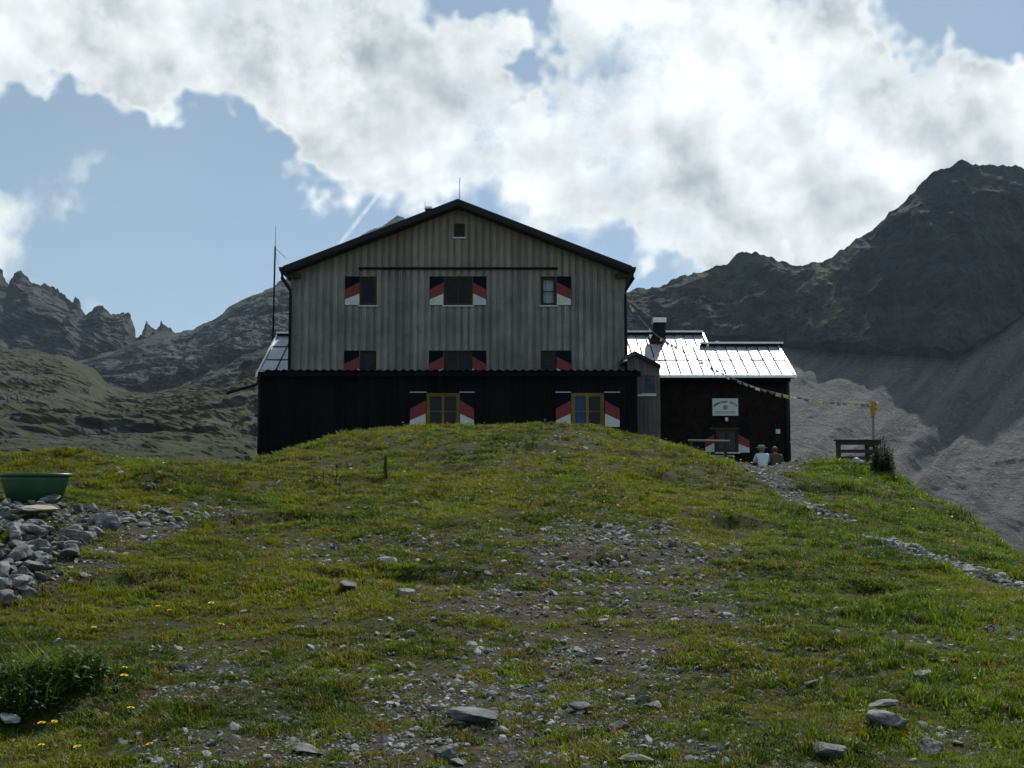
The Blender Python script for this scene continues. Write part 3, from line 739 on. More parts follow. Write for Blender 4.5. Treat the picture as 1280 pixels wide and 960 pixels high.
# roof
for sgn in (-1, 1):
    e = HM + sgn * ex
    MB().prism([(HM, apex.z), (e, ez), (e, ez - ROOF_T), (HM, apex.z - ROOF_T * 1.08)], YV + .04, YB + .6).build("roof", M_roof_dark, hut)
    MB().prism([(HM, apex.z + .03), (e + sgn * .04, ez + .015), (e + sgn * .04, ez - ROOF_T * .95), (HM, apex.z - ROOF_T * 1.12)], YV - .02, YV + .037).build("barge_board", M_trim, hut)
    # soffit lining seen from below
    MB().prism([(HM, apex.z - ROOF_T * 1.08 - .003), (e - sgn * .05, ez - ROOF_T - .003), (e - sgn * .05, ez - ROOF_T - .02), (HM, apex.z - ROOF_T * 1.08 - .02)], YV + .05, YW - .06).build("soffit", M_frame_brown, hut)
    # box gutter on its brackets and the downpipe
    gx0 = e + sgn * .02
    MB().prism([(gx0, ez - .03), (gx0 + sgn * .17, ez - .03), (gx0 + sgn * .15, ez - .18), (gx0 + sgn * .02, ez - .20)], YV - .06, YB + .5).build("gutter", M_gutter, hut)
    wx = (HL if sgn < 0 else HR)
    pts = [(gx0 + sgn * .08, YV + .12, ez - .15), (gx0 + sgn * .07, YV + .14, ez - .42), (wx + sgn * .07, YV + .45, ez - .80), (wx + sgn * .055, YV + .50, ez - 1.0), (wx + sgn * .055, YV + .50, ZB(476))]
    MB().tube(pts, [.075, .07, .06, .055, .055], 8).build("downpipe", M_gutter, hut, smooth=True)
    for k in range(9):
        yy = YV + .3 + k * 1.5
        MB().prism([(e - sgn * .55, ez + .55 * slope - ROOF_T - .22), (e - sgn * .02, ez - ROOF_T - .02), (e - sgn * .02, ez - ROOF_T - .16), (e - sgn * .55, ez + .55 * slope - ROOF_T - .40)], yy, yy + .12).build("rafter_end", M_frame_brown, hut)
MB().tube([(HM + .04, YV + .5, apex.z - .02), (HM + .05, YV + .5, Z(222, YV + .5))], .012, 6).build("lightning_rod", M_gutter, hut)
ch = P(536, 262, 50.0)
cz = roof_under(ch.x) + .1
st = MB().box(ch.x - .13, ch.x + .13, 49.9, 50.16, cz, ch.z + .02).build("stove_pipe", M_gutter, hut)
MB().prism([(ch.x - .17, ch.z + .02), (ch.x + .17, ch.z + .02), (ch.x + .13, ch.z + .10), (ch.x - .13, ch.z + .10)], 49.84, 50.22).build("pipe_cap", M_tin_edge, st)
MB().tube([(ch.x - .16, 50, cz), (ch.x - .16, 50, ch.z + .32)], .010, 5).build("lightning_rod", M_gutter, hut)

# ------------------------------------------------------------------ black lean-to along the front
YL = 42.0
LX0, LX1 = X(323.5, YL, 520), X(797, YL, 520)
lean = thing("lean_to", "long black boarded lean-to with corrugated roof along the hut front", "extension", ((LX0 + LX1) / 2, YL, 3.0))
zE = Z(462.5, 41.72)
zlt = zE - .16
WL = [(533, 574.5), (714, 755)]
wl = [(X(a, YL, 512), X(b, YL, 512), Z(534, YL), Z(491, YL)) for a, b in WL]
zb = 1.7
board_with_openings(LX0 + .03, LX1 - .03, YL, YL + .14, zb, lambda x: zlt, wl).build("front_wall", M_wall_core, lean)
MB().box(LX0 + .03, LX0 + .17, YL + .14, YW - .08, zb, zlt).build("side_wall", M_black, lean)
MB().box(LX1 - .17, LX1 - .03, YL + .14, YW - .08, zb, zlt).build("side_wall", M_black, lean)
x = LX0
while x < LX1 - .05:
    w = random.uniform(.17, .23); x1 = min(x + w, LX1)
    mb = board_with_openings(x, x1 - .008, YL - .024 - random.uniform(0, .006), YL - .001, zb, lambda q: zlt, [(o[0] - .003, o[1] + .003, o[2] - .003, o[3] + .003) for o in wl])
    if mb.v: lone(mb, "board", M_black, lean)
    x = x1
MB().box(LX0, LX0 + .17, YL + .14, YL + .15, zb, zb + .1)
for i, (a, b, z0, z1) in enumerate(wl):
    window(lean, a, b, z0, z1, YL, M_frame_yel, leaves=2, bar=0.46, curtain=[None, None] if i == 0 else [M_cloth_blue, None], fw=.075)
for a, b, sd_ in ((512.5, 532.6, -1), (575, 593, 1), (694.5, 713.4, -1), (755.6, 774.5, 1)):
    xa, xb = X(a, YL, 512), X(b, YL, 512)
    sh = shutter(lean, xa, xb, Z(534, YL), Z(492, YL), YL - .028, sd_)
    MB().box(xa - .01, xb + .01, YL - .11, YL - .032, Z(491, YL), Z(490, YL)).build("drip_cap", M_sill, sh)
# corrugated sheet, one wave every quarter metre
RX0, RX1 = X(325, 41.72, 462), X(803.5, 41.72, 462)
nw = 48; seg = 8; vs_, fs_ = [], []
cols = nw * seg + 1
for yy, zz in ((41.72, zE), (YW - .09, zE + .17)):
    for t_ in (.0, -.012):
        for i in range(cols):
            u = i / (cols - 1)
            vs_.append((RX0 + (RX1 - RX0) * u, yy, zz + .030 * math.cos(u * nw * 2 * math.pi) + t_))
for i in range(cols - 1):
    fs_ += [(i, i + 1, 2 * cols + i + 1, 2 * cols + i), (cols + i, 3 * cols + i, 3 * cols + i + 1, cols + i + 1), (i, cols + i, cols + i + 1, i + 1)]
MB().add(vs_, fs_).build("corrugated_roof", M_trim, lean)
MB().box(LX0 - .02, X(801, 41.8), 41.78, 41.84, zE - .22, zE - .05).build("fascia_board", M_black, lean)
for k in range(24):
    xx = LX0 + .3 + k * (LX1 - LX0 - .6) / 23
    MB().box(xx - .04, xx + .04, 41.85, YW - .1, zE - .155, zE - .05).build("rafter", M_black, lean)
sp = [P(323.5, 469, 41.7), P(323, 477, 41.7), P(320, 481, 41.65), P(303, 485.5, 41.5), P(283, 491.5, 41.3)]
MB().tube(sp, .055, 8).build("rain_spout", M_gutter, lean, smooth=True)
MB().tube([P(324, 470, 41.9), P(323.6, 518, 41.9), P(322.8, 575, 41.9)], .045, 8).build("downpipe", M_gutter, lean, smooth=True)
MB().box(LX0 - .07, LX0 + .05, YL - .06, YL + .06, Z(522, YL), Z(518.5, YL)).build("pipe_clip", M_gutter, lean)

# ------------------------------------------------------------------ side wings with bright sheet-metal roofs
YE = 44.9; zEv = Z(469, YE); TAN = .5375
def wz(Y): return zEv + (Y - YE) * TAN
def wing(label, ex0, ex1, wx0, wx1, ytop, zfoot, wallmat):
    w = thing("side_wing", label, "wing", ((wx0 + wx1) / 2, 45.3, zfoot))
    return w
def panels(root, x0, x1, ya, yb, rows, w, skip=None):
    """standing-seam sheets laid row over row between depths ya (eave) and yb (top)"""
    n = max(1, round((x1 - x0) / w)); dx = (x1 - x0) / n
    for f0, f1 in rows:
        if f1 < 1: yj = ya + (yb - ya) * f1; MB().prism_x([(yj - .028, wz(yj - .028) + .0), (yj + .028, wz(yj + .028) + .0), (yj + .028, wz(yj + .028) + .038), (yj - .028, wz(yj - .028) + .040)], x0 + .02, x1 - .02).build('cross_seam', M_gutter, root)
    for (f0, f1) in rows:
        y0, y1 = ya + (yb - ya) * f0, ya + (yb - ya) * f1
        for i in range(n):
            a, b = x0 + i * dx, x0 + (i + 1) * dx
            if skip and skip(a, b, y0, y1): continue
            g = .007; l = random.uniform(0, .008); t0, t1 = random.uniform(-.004, .004), random.uniform(-.004, .004)
            za, zb_ = wz(y0) + l + .02, wz(y1) + l + .008
            xm = (a + b) / 2; ym = (y0 + y1) / 2; zm = (za + zb_) / 2 - random.uniform(-.006, .010)
            v = [(a + g, y0 + .006, za + t0), (b - g, y0 + .006, za + t1), (b - g, y1 - .004, zb_ + t0), (a + g, y1 - .004, zb_ + t1), (xm, ym, zm)]
            v += [(q[0], q[1], q[2] - .02) for q in v[:4]]
            MB().add(v, [(0, 1, 4), (1, 2, 4), (2, 3, 4), (3, 0, 4), (0, 5, 6, 1), (1, 6, 7, 2), (2, 7, 8, 3), (3, 8, 5, 0), (5, 8, 7, 6)]).build("roof_sheet", M_tin, root)
            MB().prism_x([(y0 + .006, za + .004), (y1 - .004, zb_ + .004), (y1 - .004, zb_ + .05), (y0 + .006, za + .05)], b - .013, b + .013).build("seam", M_gutter, root)
def wing_shell(root, x0, x1, ytop, foot, mat_front, zfront_top, rx0, rx1):
    yb = 2 * ytop - 45.3
    MB().box(x0, x1, 45.3, 45.46, foot, zfront_top).build("front_wall", mat_front, root)
    for xx in (x0, x1 - .14):
        MB().prism_x([(45.46, foot), (yb, foot), (yb, wz(45.46) - .14), (ytop, wz(ytop) - .14), (45.46, wz(45.46) - .14)], xx, xx + .14).build("gable_wall", mat_front, root)
    MB().box(x0 + .14, x1 - .14, yb - .14, yb, foot, wz(45.3) - .2).build("rear_wall", mat_front, root)
    MB().prism_x([(YE + .02, wz(YE) - .005), (ytop, wz(ytop) - .005), (ytop, wz(ytop) - .13), (YE + .02, wz(YE) - .13)], rx0 + .02, rx1 - .02).build("roof_deck", M_gutter, root)
    MB().prism_x([(ytop, wz(ytop) - .005), (2 * ytop - YE, wz(YE) - .005), (2 * ytop - YE, wz(YE) - .13), (ytop, wz(ytop) - .13)], rx0 + .02, rx1 - .02).build("rear_roof", M_roof_dark, root)

# right wing
RWX1 = X(987, 45.3, 530); RVX = X(993.5, YE, 468)
PX1 = X(825.5, 43.6, 500)
right = thing("side_wing", "dark shingled side wing with bright sheet-metal roof right of the hut", "wing", (8.0, 45.3, 2.2))
YR2 = 47.55                                      # lower ridge, right half
YR1 = 48.7                                       # upper ridge, next to the hut
xstep = X(878, YR1, 417)
wing_shell(right, HR + .02, RWX1, YR2, 1.9, M_wall_core, zEv - .10, HR + .02, RVX)
n1x = HR + .03
panels(right, n1x, RVX - .05, YE, YR2, [(0, .50), (.50, 1.0)], .41)
panels(right, n1x, xstep - .02, YR2 + .01, YR1, [(0, 1.0)], .41)
MB().prism_x([(YR2, wz(YR2) - .13), (YR1, wz(YR1) - .13), (YR1, wz(YR1) - .005), (YR2, wz(YR2) - .005)], n1x, xstep).build("upper_roof_deck", M_gutter, right)
MB().prism_x([(YR1, wz(YR1) - .005), (YR1 + 4, wz(YR1 - 4) - .005), (YR1 + 4, wz(YR1 - 4) - .13), (YR1, wz(YR1) - .13)], n1x, xstep).build("upper_rear_roof", M_roof_dark, right)
MB().prism_x([(YR2 + .1, wz(YR2) - .2), (YR1, wz(YR1) - .14), (YR1 + 1.0, wz(YR1) - .7), (YR1 + 1.0, wz(YR2) - .5)], xstep - .16, xstep - .04).build("step_wall", M_shingle, right)
def ridge_cap(root, x0, x1, Y, hgt):
    z = wz(Y)
    c = MB().box(x0, x1, Y - .03, Y + .10, z - .02, z + hgt).build("ridge_cap", M_gutter, root)
    MB().prism_x([(Y - .10, z + hgt), (Y + .14, z + hgt), (Y + .14, z + hgt + .045), (Y - .10, z + hgt + .07)], x0 - .02, x1 + .02).build("ridge_flashing", M_tin_edge, c)
ridge_cap(right, n1x, xstep, YR1, .11); ridge_cap(right, X(876, YR2, 436), X(978, YR2, 440), YR2, .11)
MB().prism_x([(YE - .05, wz(YE) - .06), (YE - .05, wz(YE) + .05), (YR2 + .05, wz(YR2) + .09), (YR2 + .05, wz(YR2) - .04)], RVX - .05, RVX + .02).build("verge_flashing", M_tin_edge, right)
MB().prism_x([(YR2 - .05, wz(YR2) + .0), (YR2 - .05, wz(YR2) + .11), (YR1, wz(YR1) + .11), (YR1, wz(YR1) + .0)], xstep - .02, xstep + .05).build("verge_flashing", M_tin_edge, right)
MB().prism_x([(YE - .13, zEv - .10), (YE - .13, zEv + .0), (YE - .0, zEv + .02), (YE - .0, zEv - .10)], PX1 - .3, RVX + .05).build("eaves_gutter", M_tin_edge, right)
MB().box(PX1 - .4, RWX1, YE + .06, YE + .10, zEv - .24, zEv - .11).build("fascia_board", M_black, right)
# shingle cladding: far too many to lift one by one
mb = MB(); zrow = 1.95; k = 0
SKIP = [(X(890.5, 45.3), X(922, 45.3), Z(566, 45.3), Z(536, 45.3))]
while zrow < zEv - .22:
    x = PX1 - .3 - random.uniform(0, .1)
    while x < RWX1:
        w = random.uniform(.09, .17); x1 = min(x + w, RWX1 + .03); h = .16 + random.uniform(0, .02)
        if not any(x1 > s[0] and x < s[1] and zrow + h > s[2] and zrow < s[3] for s in SKIP):
            t0 = random.uniform(.022, .034)
            mb.add([(x, 45.3 - t0, zrow), (x1 - .006, 45.3 - t0 - random.uniform(-.004, .004), zrow), (x1 - .006, 45.298, zrow + h), (x, 45.298, zrow + h), (x, 45.299, zrow), (x1 - .006, 45.299, zrow)],
                   [(0, 1, 2, 3), (0, 4, 5, 1), (0, 3, 4), (1, 5, 2)])
        x = x1
    zrow += .125; k += 1
mb.build("shingle_cladding", M_shingle, right, kind="stuff")
aw0, aw1 = X(892.5, 45.3), X(920.5, 45.3)
awz0, awz1 = Z(565.5, 45.3), Z(536.5, 45.3)
MB().box(aw0, aw1, 45.23, 45.29, awz0, awz1).build("window_recess", M_wall_core, right)
window(right, aw0, aw1, awz0, awz1, 45.12, M_frame_brown, leaves=2, bar=None, sill=True, fw=.07)
shutter(right, X(880, 45.2), X(892, 45.2), Z(565, 45.2), Z(537, 45.2), 45.255, -1)
shutter(right, X(921, 45.2), X(935.5, 45.2), Z(566, 45.2), Z(537, 45.2), 45.255, 1)
# chimney on the upper ridge: black stack, bright cap
c0, c1 = X(817, 48.2, 400), X(831, 48.2, 400)
chm = MB().box(c0, c1, 48.0, 48.5, wz(48.0) - .3, Z(403, 48.0)).build("chimney", M_gutter, right)
MB().box(c0 - .06, c1 + .03, 47.94, 48.56, Z(403, 48.0) + .002, Z(397, 48.0)).build("chimney_cap", M_tin_edge, chm)
MB().prism_x([(47.74, wz(47.74) + .03), (48.6, wz(48.6) + .03), (48.6, wz(48.6) + .13), (47.74, wz(47.74) + .13)], X(813.5, 47.9), X(828.5, 47.9)).build("chimney_skirt", M_gutter, chm)
# rounded cowl that shows just over the lower ridge
cw = P(896, 434, 49.3); mb = MB(); rings = []
for j in range(7):
    a = j / 6 * math.pi / 2
    rings.append((cw.x, 49.3, cw.z - .1 + .36 * math.sin(a)))
mb.tube([(cw.x, 49.3, cw.z - .9)] + rings, [.30] + [max(.30 * math.cos(j / 6 * math.pi / 2), .01) for j in range(7)], 14)
mb.build("vent_cowl", M_gutter, right, smooth=True)
MB().tube([P(984, 472, 45.22), P(984.5, 576, 45.22)], .04, 8).build("downpipe", M_gutter, right, smooth=True)
lamp = MB().box(X(905.5, 45.2), X(908.8, 45.2), 45.13, 45.26, Z(526.5, 45.2), Z(521.8, 45.2)).build("wall_lamp", M_sill, right)
MB().box(X(968.5, 45.2), X(973.5, 45.2), 45.18, 45.262, Z(542, 45.2), Z(536.5, 45.2)).build("meter_box", M_white, right)

# hut name board on the shingles
M_sign = simple("sign_white", (0.50, 0.56, 0.56), 0.6, vary=0.05); M_ink = simple("sign_ink", (0.03, 0.035, 0.045), 0.7)
sx0, sx1, sz0, sz1 = X(890, 45.2), X(922, 45.2), Z(519.5, 45.2), Z(498, 45.2)
sign = thing("name_board", "white name board with arched dark lettering and round emblem on shingles", "sign", ((sx0 + sx1) / 2, 45.2, sz0))
MB().box(sx0, sx1, 45.195, 45.262, sz0, sz1).build("board", M_sign, sign)
def text_mesh(s, size):
    cu = bpy.data.curves.new("lettering", 'FONT'); cu.body = s; cu.size = size; cu.align_x = 'CENTER'; cu.extrude = .002; cu.offset = .004
    o = bpy.data.objects.new("lettering", cu); scene.collection.objects.link(o)
    dg = bpy.context.evaluated_depsgraph_get(); me = bpy.data.meshes.new_from_object(o.evaluated_get(dg))
    v = [q.co.copy() for q in me.vertices]; f = [tuple(p.vertices) for p in me.polygons]
    bpy.data.objects.remove(o); bpy.data.curves.remove(cu); bpy.data.meshes.remove(me)
    return v, f
cx_, cz_ = (sx0 + sx1) / 2, (sz0 + sz1) / 2
mb = MB(); word = "MEMMINGER HÜTTE"
for i, chh in enumerate(word):
    if chh == ' ': continue
    a = (i - (len(word) - 1) / 2) * .098
    v, f = text_mesh(chh, .105); rad = .62
    px_, pz_ = cx_ + rad * math.sin(a), cz_ - .46 + rad * math.cos(a)
    mb.add([(px_ + q.x * math.cos(a) + q.y * math.sin(a), 45.192 - q.z, pz_ - q.x * math.sin(a) + q.y * math.cos(a)) for q in v], f)
mb.build("lettering", M_ink, sign)
mb = MB()
for k in range(20):
    a0, a1 = k * 2 * math.pi / 20, (k + 1) * 2 * math.pi / 20
    mb.add([(cx_ + r_ * math.cos(a), 45.1925, cz_ - .02 + r_ * math.sin(a)) for r_ in (.055, .085) for a in (a0, a1)], [(0, 1, 3, 2)])
for k in range(6):
    a = k * math.pi / 3
    mb.add([(cx_, 45.192, cz_ - .02), (cx_ + .05 * math.cos(a - .3), 45.192, cz_ - .02 + .05 * math.sin(a - .3)), (cx_ + .05 * math.cos(a + .3), 45.192, cz_ - .02 + .05 * math.sin(a + .3))], [(0, 1, 2)])
mb.build("emblem", M_ink, sign)
MB().box(sx0 + .10, sx1 - .10, 45.190, 45.194, sz0 + .125, sz0 + .150).box(sx0 + .05, sx1 - .05, 45.190, 45.194, sz0 + .07, sz0 + .078).build("fine_print", M_ink, sign)

# left wing, mostly hidden by the hut and the lean-to
LWX = X(320.5, YE, 467); YRL = 48.6
left = thing("side_wing", "left wing whose small patch of bright metal roof shows beside the hut", "wing", (HL - .8, 45.3, 2.6))
wing_shell(left, LWX + .22, HL - .02, YRL, 1.2, M_shingle, zEv - .1, LWX, HL - .02)
panels(left, LWX + .05, HL - .03, YE, YRL, [(0, .36), (.36, .70), (.70, 1.0)], .62)
ridge_cap(left, LWX + .02, HL - .03, YRL, .10)
MB().prism_x([(YE - .05, wz(YE) - .06), (YE - .05, wz(YE) + .05), (YRL + .05, wz(YRL) + .09), (YRL + .05, wz(YRL) - .04)], LWX - .02, LWX + .05).build("verge_flashing", M_tin_edge, left)

# small entrance porch between the lean-to and the right wing
YP = 43.6
porch = thing("entrance_porch", "narrow weathered entrance porch with small gable beside the black lean-to", "porch", (X(805, YP), YP, 2.9))
pr0, pr1 = X(784, YP, 450), PX1
pa = P(793.5, 438.5, YP - .2); pe = P(826, 455.5, YP - .2)
ps = (pa.z - pe.z) / (pe.x - pa.x)
ptop = lambda x: pa.z - abs(x - pa.x) * ps - .14
pw = [(X(803, YP, 480), X(818, YP, 480), Z(492, YP), Z(469.5, YP))]
x = pr0
board_with_openings(pa.x, pr1 - .02, YP, YP + .1, 2.0, ptop, pw).build("front_wall", M_wall_core, porch)
board_with_openings(pr0 + .02, pa.x, YP, YP + .1, 2.0, ptop, pw).build("front_wall", M_wall_core, porch)
MB().box(pr1 - .12, pr1 - .02, YP + .1, 45.27, 2.0, ptop(pr1)).build("side_wall", M_porch, porch)
for q0, q1 in ((pr0, pa.x), (pa.x, pr1)):
    n = max(2, round((q1 - q0) / .15)); d = (q1 - q0) / n
    for i in range(n):
        mb = board_with_openings(q0 + i * d, q0 + (i + 1) * d - .008, YP - .024 - random.uniform(0, .006), YP - .001, 2.0, ptop, pw)
        if mb.v: lone(mb, "board", M_porch, porch)
window(porch, *pw[0][:2], pw[0][2], pw[0][3], YP, M_porch, leaves=1, bar=None, curtain=[M_cloth_blue], fw=.04)
MB().box(X(796.5, YP), X(819.5, YP), YP - .12, YP - .03, Z(495.5, YP), Z(493, YP)).build("ledge", M_sill, porch)
for sgn, e in ((-1, pa.x - .42), (1, pe.x)):
    z_e = pa.z - abs(e - pa.x) * ps
    MB().prism([(pa.x, pa.z), (e, z_e), (e, z_e - .14), (pa.x, pa.z - .14)], YP - .2, 45.2).build("roof", M_roof_dark if sgn < 0 else M_trim, porch)

# radio mast behind the left wing
Ym = 49.5
mast = thing("radio_mast", "thin guyed radio mast with white arm above the left wing roof", "mast", (X(343, Ym, 415), Ym, 2.0))
mx = X(343, Ym, 360)
MB().tube([(mx - .06, Ym, 1.8), (mx, Ym, Z(308, Ym))], [.05, .035], 8).build("pole", M_gutter, mast)
MB().tube([(mx, Ym, Z(308, Ym)), (mx + .01, Ym, Z(282, Ym))], [.014, .008], 6).build("whip_aerial", M_gutter, mast)
MB().tube([P(344.5, 310, Ym), P(357, 322, Ym - .3)], .022, 6).build("arm", M_white, mast)
MB().tube([(mx, Ym, Z(309, Ym)), (X(347, Ym, 330), Ym, Z(331, Ym))], .006, 5).build("guy_wire", M_gutter, mast)
# terrace in front of the right wing
MB().box(X(905, 43), RWX1 + .3, 40.9, 45.29, 2.4, 2.86)
# ------------------------------------------------------------------ furniture, fence, signpost, flags
M_plank = wood("grey_plank", (0.030, 0.027, 0.023), (0.062, 0.056, 0.048), vary=0.25, axis=0)
M_post = wood("grey_post", (0.028, 0.025, 0.022), (0.055, 0.050, 0.043), vary=0.2)
M_yellow = simple("yellow_sign", (0.42, 0.29, 0.015), 0.6, vary=0.08)
M_steel = simple("galvanised_post", (0.16, 0.17, 0.18), 0.5, 0.6)

def person(label, loc, shirt, trousers, hair, hat=None, lean=.10, hunch=0.0):
    """seated figure seen from behind, forearms on the table in front; one continuous body, clothes over it"""
    root = thing("person", label, "person", loc)
    J = {"pelvis": ((0, 0, .50), .135), "waist": ((0, .03 * lean / .1, .68), .125), "chest": ((0, lean * .9, .88), .140), "collar": ((0, lean * 1.2, 1.02), .085),
         "neck": ((0, lean * 1.35, 1.09), .052), "chin": ((0, lean * 1.5 + .02, 1.16), .068), "skull": ((0, lean * 1.5 + .01, 1.26), .088), "crown": ((0, lean * 1.5, 1.325), .055), "nose": ((0, lean * 1.5 + .105, 1.215), .016)}
    for k_ in ('neck', 'chin', 'skull', 'crown', 'nose'): J[k_] = ((J[k_][0][0], J[k_][0][1] + hunch, J[k_][0][2] - hunch), J[k_][1])
    J['chest'] = (J['chest'][0], .155)
    E = [("pelvis", "waist"), ("waist", "chest"), ("chest", "collar"), ("collar", "neck"), ("neck", "chin"), ("chin", "skull"), ("skull", "crown"), ("chin", "nose")]
    for s, n in ((-1, "l"), (1, "r")):
        J["sh" + n] = ((s * .185, lean * 1.1, .985), .062); J["el" + n] = ((s * .255, lean + .10, .74), .046); J["wr" + n] = ((s * .14, lean + .33, .755), .030); J["pa" + n] = ((s * .10, lean + .41, .752), .030)
        J["ear" + n] = ((s * .088, lean * 1.5 + hunch, 1.235 - hunch), .018); E.append(("skull", "ear" + n))
        E += [("chest", "sh" + n), ("sh" + n, "el" + n), ("el" + n, "wr" + n), ("wr" + n, "pa" + n)]
        for k in range(4):
            bx = s * (.072 + k * .019); J[f"f{k}{n}"] = ((bx, lean + .455, .750), .010); J[f"t{k}{n}"] = ((bx - s * .004, lean + .485 + (.012 if k in (1, 2) else 0), .738), .008)
            E += [("pa" + n, f"f{k}{n}"), (f"f{k}{n}", f"t{k}{n}")]
        J["th" + n] = ((s * .055, lean + .395, .748), .011); E.append(("wr" + n, "th" + n))
        J["hip" + n] = ((s * .10, .02, .50), .095); J["kn" + n] = ((s * .13, .43, .50), .062); J["an" + n] = ((s * .13, .40, .10), .042); J["to" + n] = ((s * .14, .55, .045), .036)
        E += [("pelvis", "hip" + n), ("hip" + n, "kn" + n), ("kn" + n, "an" + n), ("an" + n, "to" + n)]
    def skin(name, keys, mat, parent, grow=0.0, rootk="pelvis", cut={}):
        keys = list(keys); me = bpy.data.meshes.new(name)
        co = []
        for k in keys:
            p = Vector(J[k][0])
            if k in cut: q, f = cut[k]; p = p.lerp(Vector(J[q][0]), f)
            co.append(p)
        me.from_pydata(co, [(keys.index(a), keys.index(b)) for a, b in E if a in keys and b in keys], [])
        o = bpy.data.objects.new(name, me); scene.collection.objects.link(o)
        o.modifiers.new("skin", 'SKIN'); sub = o.modifiers.new("sub", 'SUBSURF'); sub.levels = sub.render_levels = 2
        for i, k in enumerate(keys):
            sv = me.skin_vertices[0].data[i]; r_ = J[k][1] + grow
            sv.radius = (r_ * (1.25 if k in ("chest", "waist", "pelvis") else 1), r_ * (.82 if k in ("chest", "waist") else 1)); sv.use_root = (k == rootk)
        dg = bpy.context.evaluated_depsgraph_get(); m2 = bpy.data.meshes.new_from_object(o.evaluated_get(dg)); bpy.data.objects.remove(o)
        m2.materials.clear(); m2.materials.append(mat); m2.polygons.foreach_set("use_smooth", [True] * len(m2.polygons)); m2.name = name
        return link(name, m2, parent)
    body = skin("body", J.keys(), M_skin, root)
    skin("shirt", ["pelvis", "waist", "chest", "collar", "shl", "shr", "ell", "elr"], shirt, root, .016, "chest")
    skin("trousers", ["waist", "pelvis", "hipl", "hipr", "knl", "knr", "anl", "anr"], trousers, root, .013, "pelvis", {"waist": ("pelvis", .75)})
    hc = Vector((0, lean * 1.5 - .012 + hunch, 1.265 - hunch)) + Vector(loc)
    mb = MB(); rows = []
    for j in range(6):
        a = -0.75 + j / 5 * (math.pi / 2 + .75)
        rows.append((hc + Vector((0, -.022 * (1 - j / 5), .108 * math.sin(a))), max(.108 * math.cos(a), .004)))
    mb.tube([r_[0] for r_ in rows], [r_[1] for r_ in rows], 14).build("hair", hair, root, smooth=True)
    if hat:
        z = hc + Vector((0, 0, .045))
        hh = MB().tube([z, z + Vector((0, 0, .018))], [.185, .175], 18).build("hat", hat, root, smooth=False)
        MB().tube([z + Vector((0, 0, .014)), z + Vector((0, 0, .08)), z + Vector((0, 0, .095))], [.118, .108, .07], 16).build("hat_crown", hat, hh, smooth=True)
    return root
M_skin = simple("skin", (0.26, 0.15, 0.10), 0.6, vary=0.08)
M_shirt = simple("pale_blue_shirt", (0.50, 0.58, 0.66), 0.85, vary=0.08); M_grey = simple("grey_trousers", (0.12, 0.12, 0.12), 0.9)
M_brown_top = simple("brown_top", (0.05, 0.036, 0.024), 0.9); M_hair_b = simple("brown_hair", (0.055, 0.030, 0.018), 0.7); M_hair_g = simple("grey_hair", (0.16, 0.15, 0.14), 0.7)
M_hat = simple("sage_hat", (0.16, 0.22, 0.19), 0.9)
YPp = 40.6
xa = X(953.5, YPp, 565); xb = X(971, YPp, 565)
zt = gz((xa + xb) / 2, YPp + .4)
def table(label, x0, x1, y0, y1, z, mat=M_plank):
    t = thing("terrace_table", label, "table", ((x0 + x1) / 2, (y0 + y1) / 2, z))
    n = 4; d = (y1 - y0) / n
    for i in range(n): MB().box(x0, x1, y0 + i * d + .006, y0 + (i + 1) * d - .006, z + .71, z + .75).build("plank", mat, t)
    for xx in (x0 + .25, x1 - .25):
        MB().box(xx - .04, xx + .04, y0 + .05, y1 - .05, z + .63, z + .708).build("crossbar", mat, t)
        for yy in (y0 + .12, y1 - .12): MB().box(xx - .035, xx + .035, yy - .035, yy + .035, z - .06, z + .629).build("leg", M_post, t)
    return t
def bench(label, x0, x1, y, z):
    t = thing("terrace_bench", label, "bench", ((x0 + x1) / 2, y, z))
    for i in range(2): MB().box(x0, x1, y - .15 + i * .155, y - .004 + i * .155, z + .345, z + .385).build("plank", M_plank, t)
    for xx in (x0 + .22, x1 - .22):
        for yy in (y - .10, y + .10): MB().box(xx - .03, xx + .03, yy - .03, yy + .03, z - .08, z + .344).build("leg", M_post, t)
    return t
bench("low plank bench under the two seated hikers", xa - .7, xb + .75, YPp, zt)
table("plank table in front of the two seated hikers", xa - .75, xb + .75, YPp + .33, YPp + 1.05, zt)
person("person in pale blue shirt and brimmed hat seated with back turned", (xa, YPp, zt), M_shirt, M_grey, M_hair_g, M_hat, .12, .07)
person("person in brown top with brown hair seated beside pale shirt", (xb, YPp + .02, zt - .02), M_brown_top, M_grey, M_hair_b, None, .17, .06)
bag = thing("white_bag", "small crumpled white bag on the bench beside the brown top", "bag", (X(978, YPp), YPp, zt + .385))
mb = MB(); q = Vector((X(978, YPp), YPp, zt + .387))
mb.tube([q, q + Vector((.005, 0, .05)), q + Vector((.0, .01, .13)), q + Vector((-.01, 0, .19)), q + Vector((-.012, 0, .23))], [.07, .10, .09, .035, .05], 9).build("sack", M_white, bag, smooth=True)
MB().tube([q + Vector((-.045, 0, .22)), q + Vector((-.02, 0, .30)), q + Vector((.03, 0, .22))], .008, 5).build("strap", M_white, bag)
y2 = 42.6; t2x0, t2x1 = X(886, y2, 569), X(918, y2, 569)
zt2 = Z(569, y2) - .75
table("pale topped table below the shuttered window of the shingled wing", t2x0, t2x1, y2, y2 + .7, zt2, wood("pale_plank", (0.26, 0.25, 0.23), (0.40, 0.39, 0.36), axis=0))
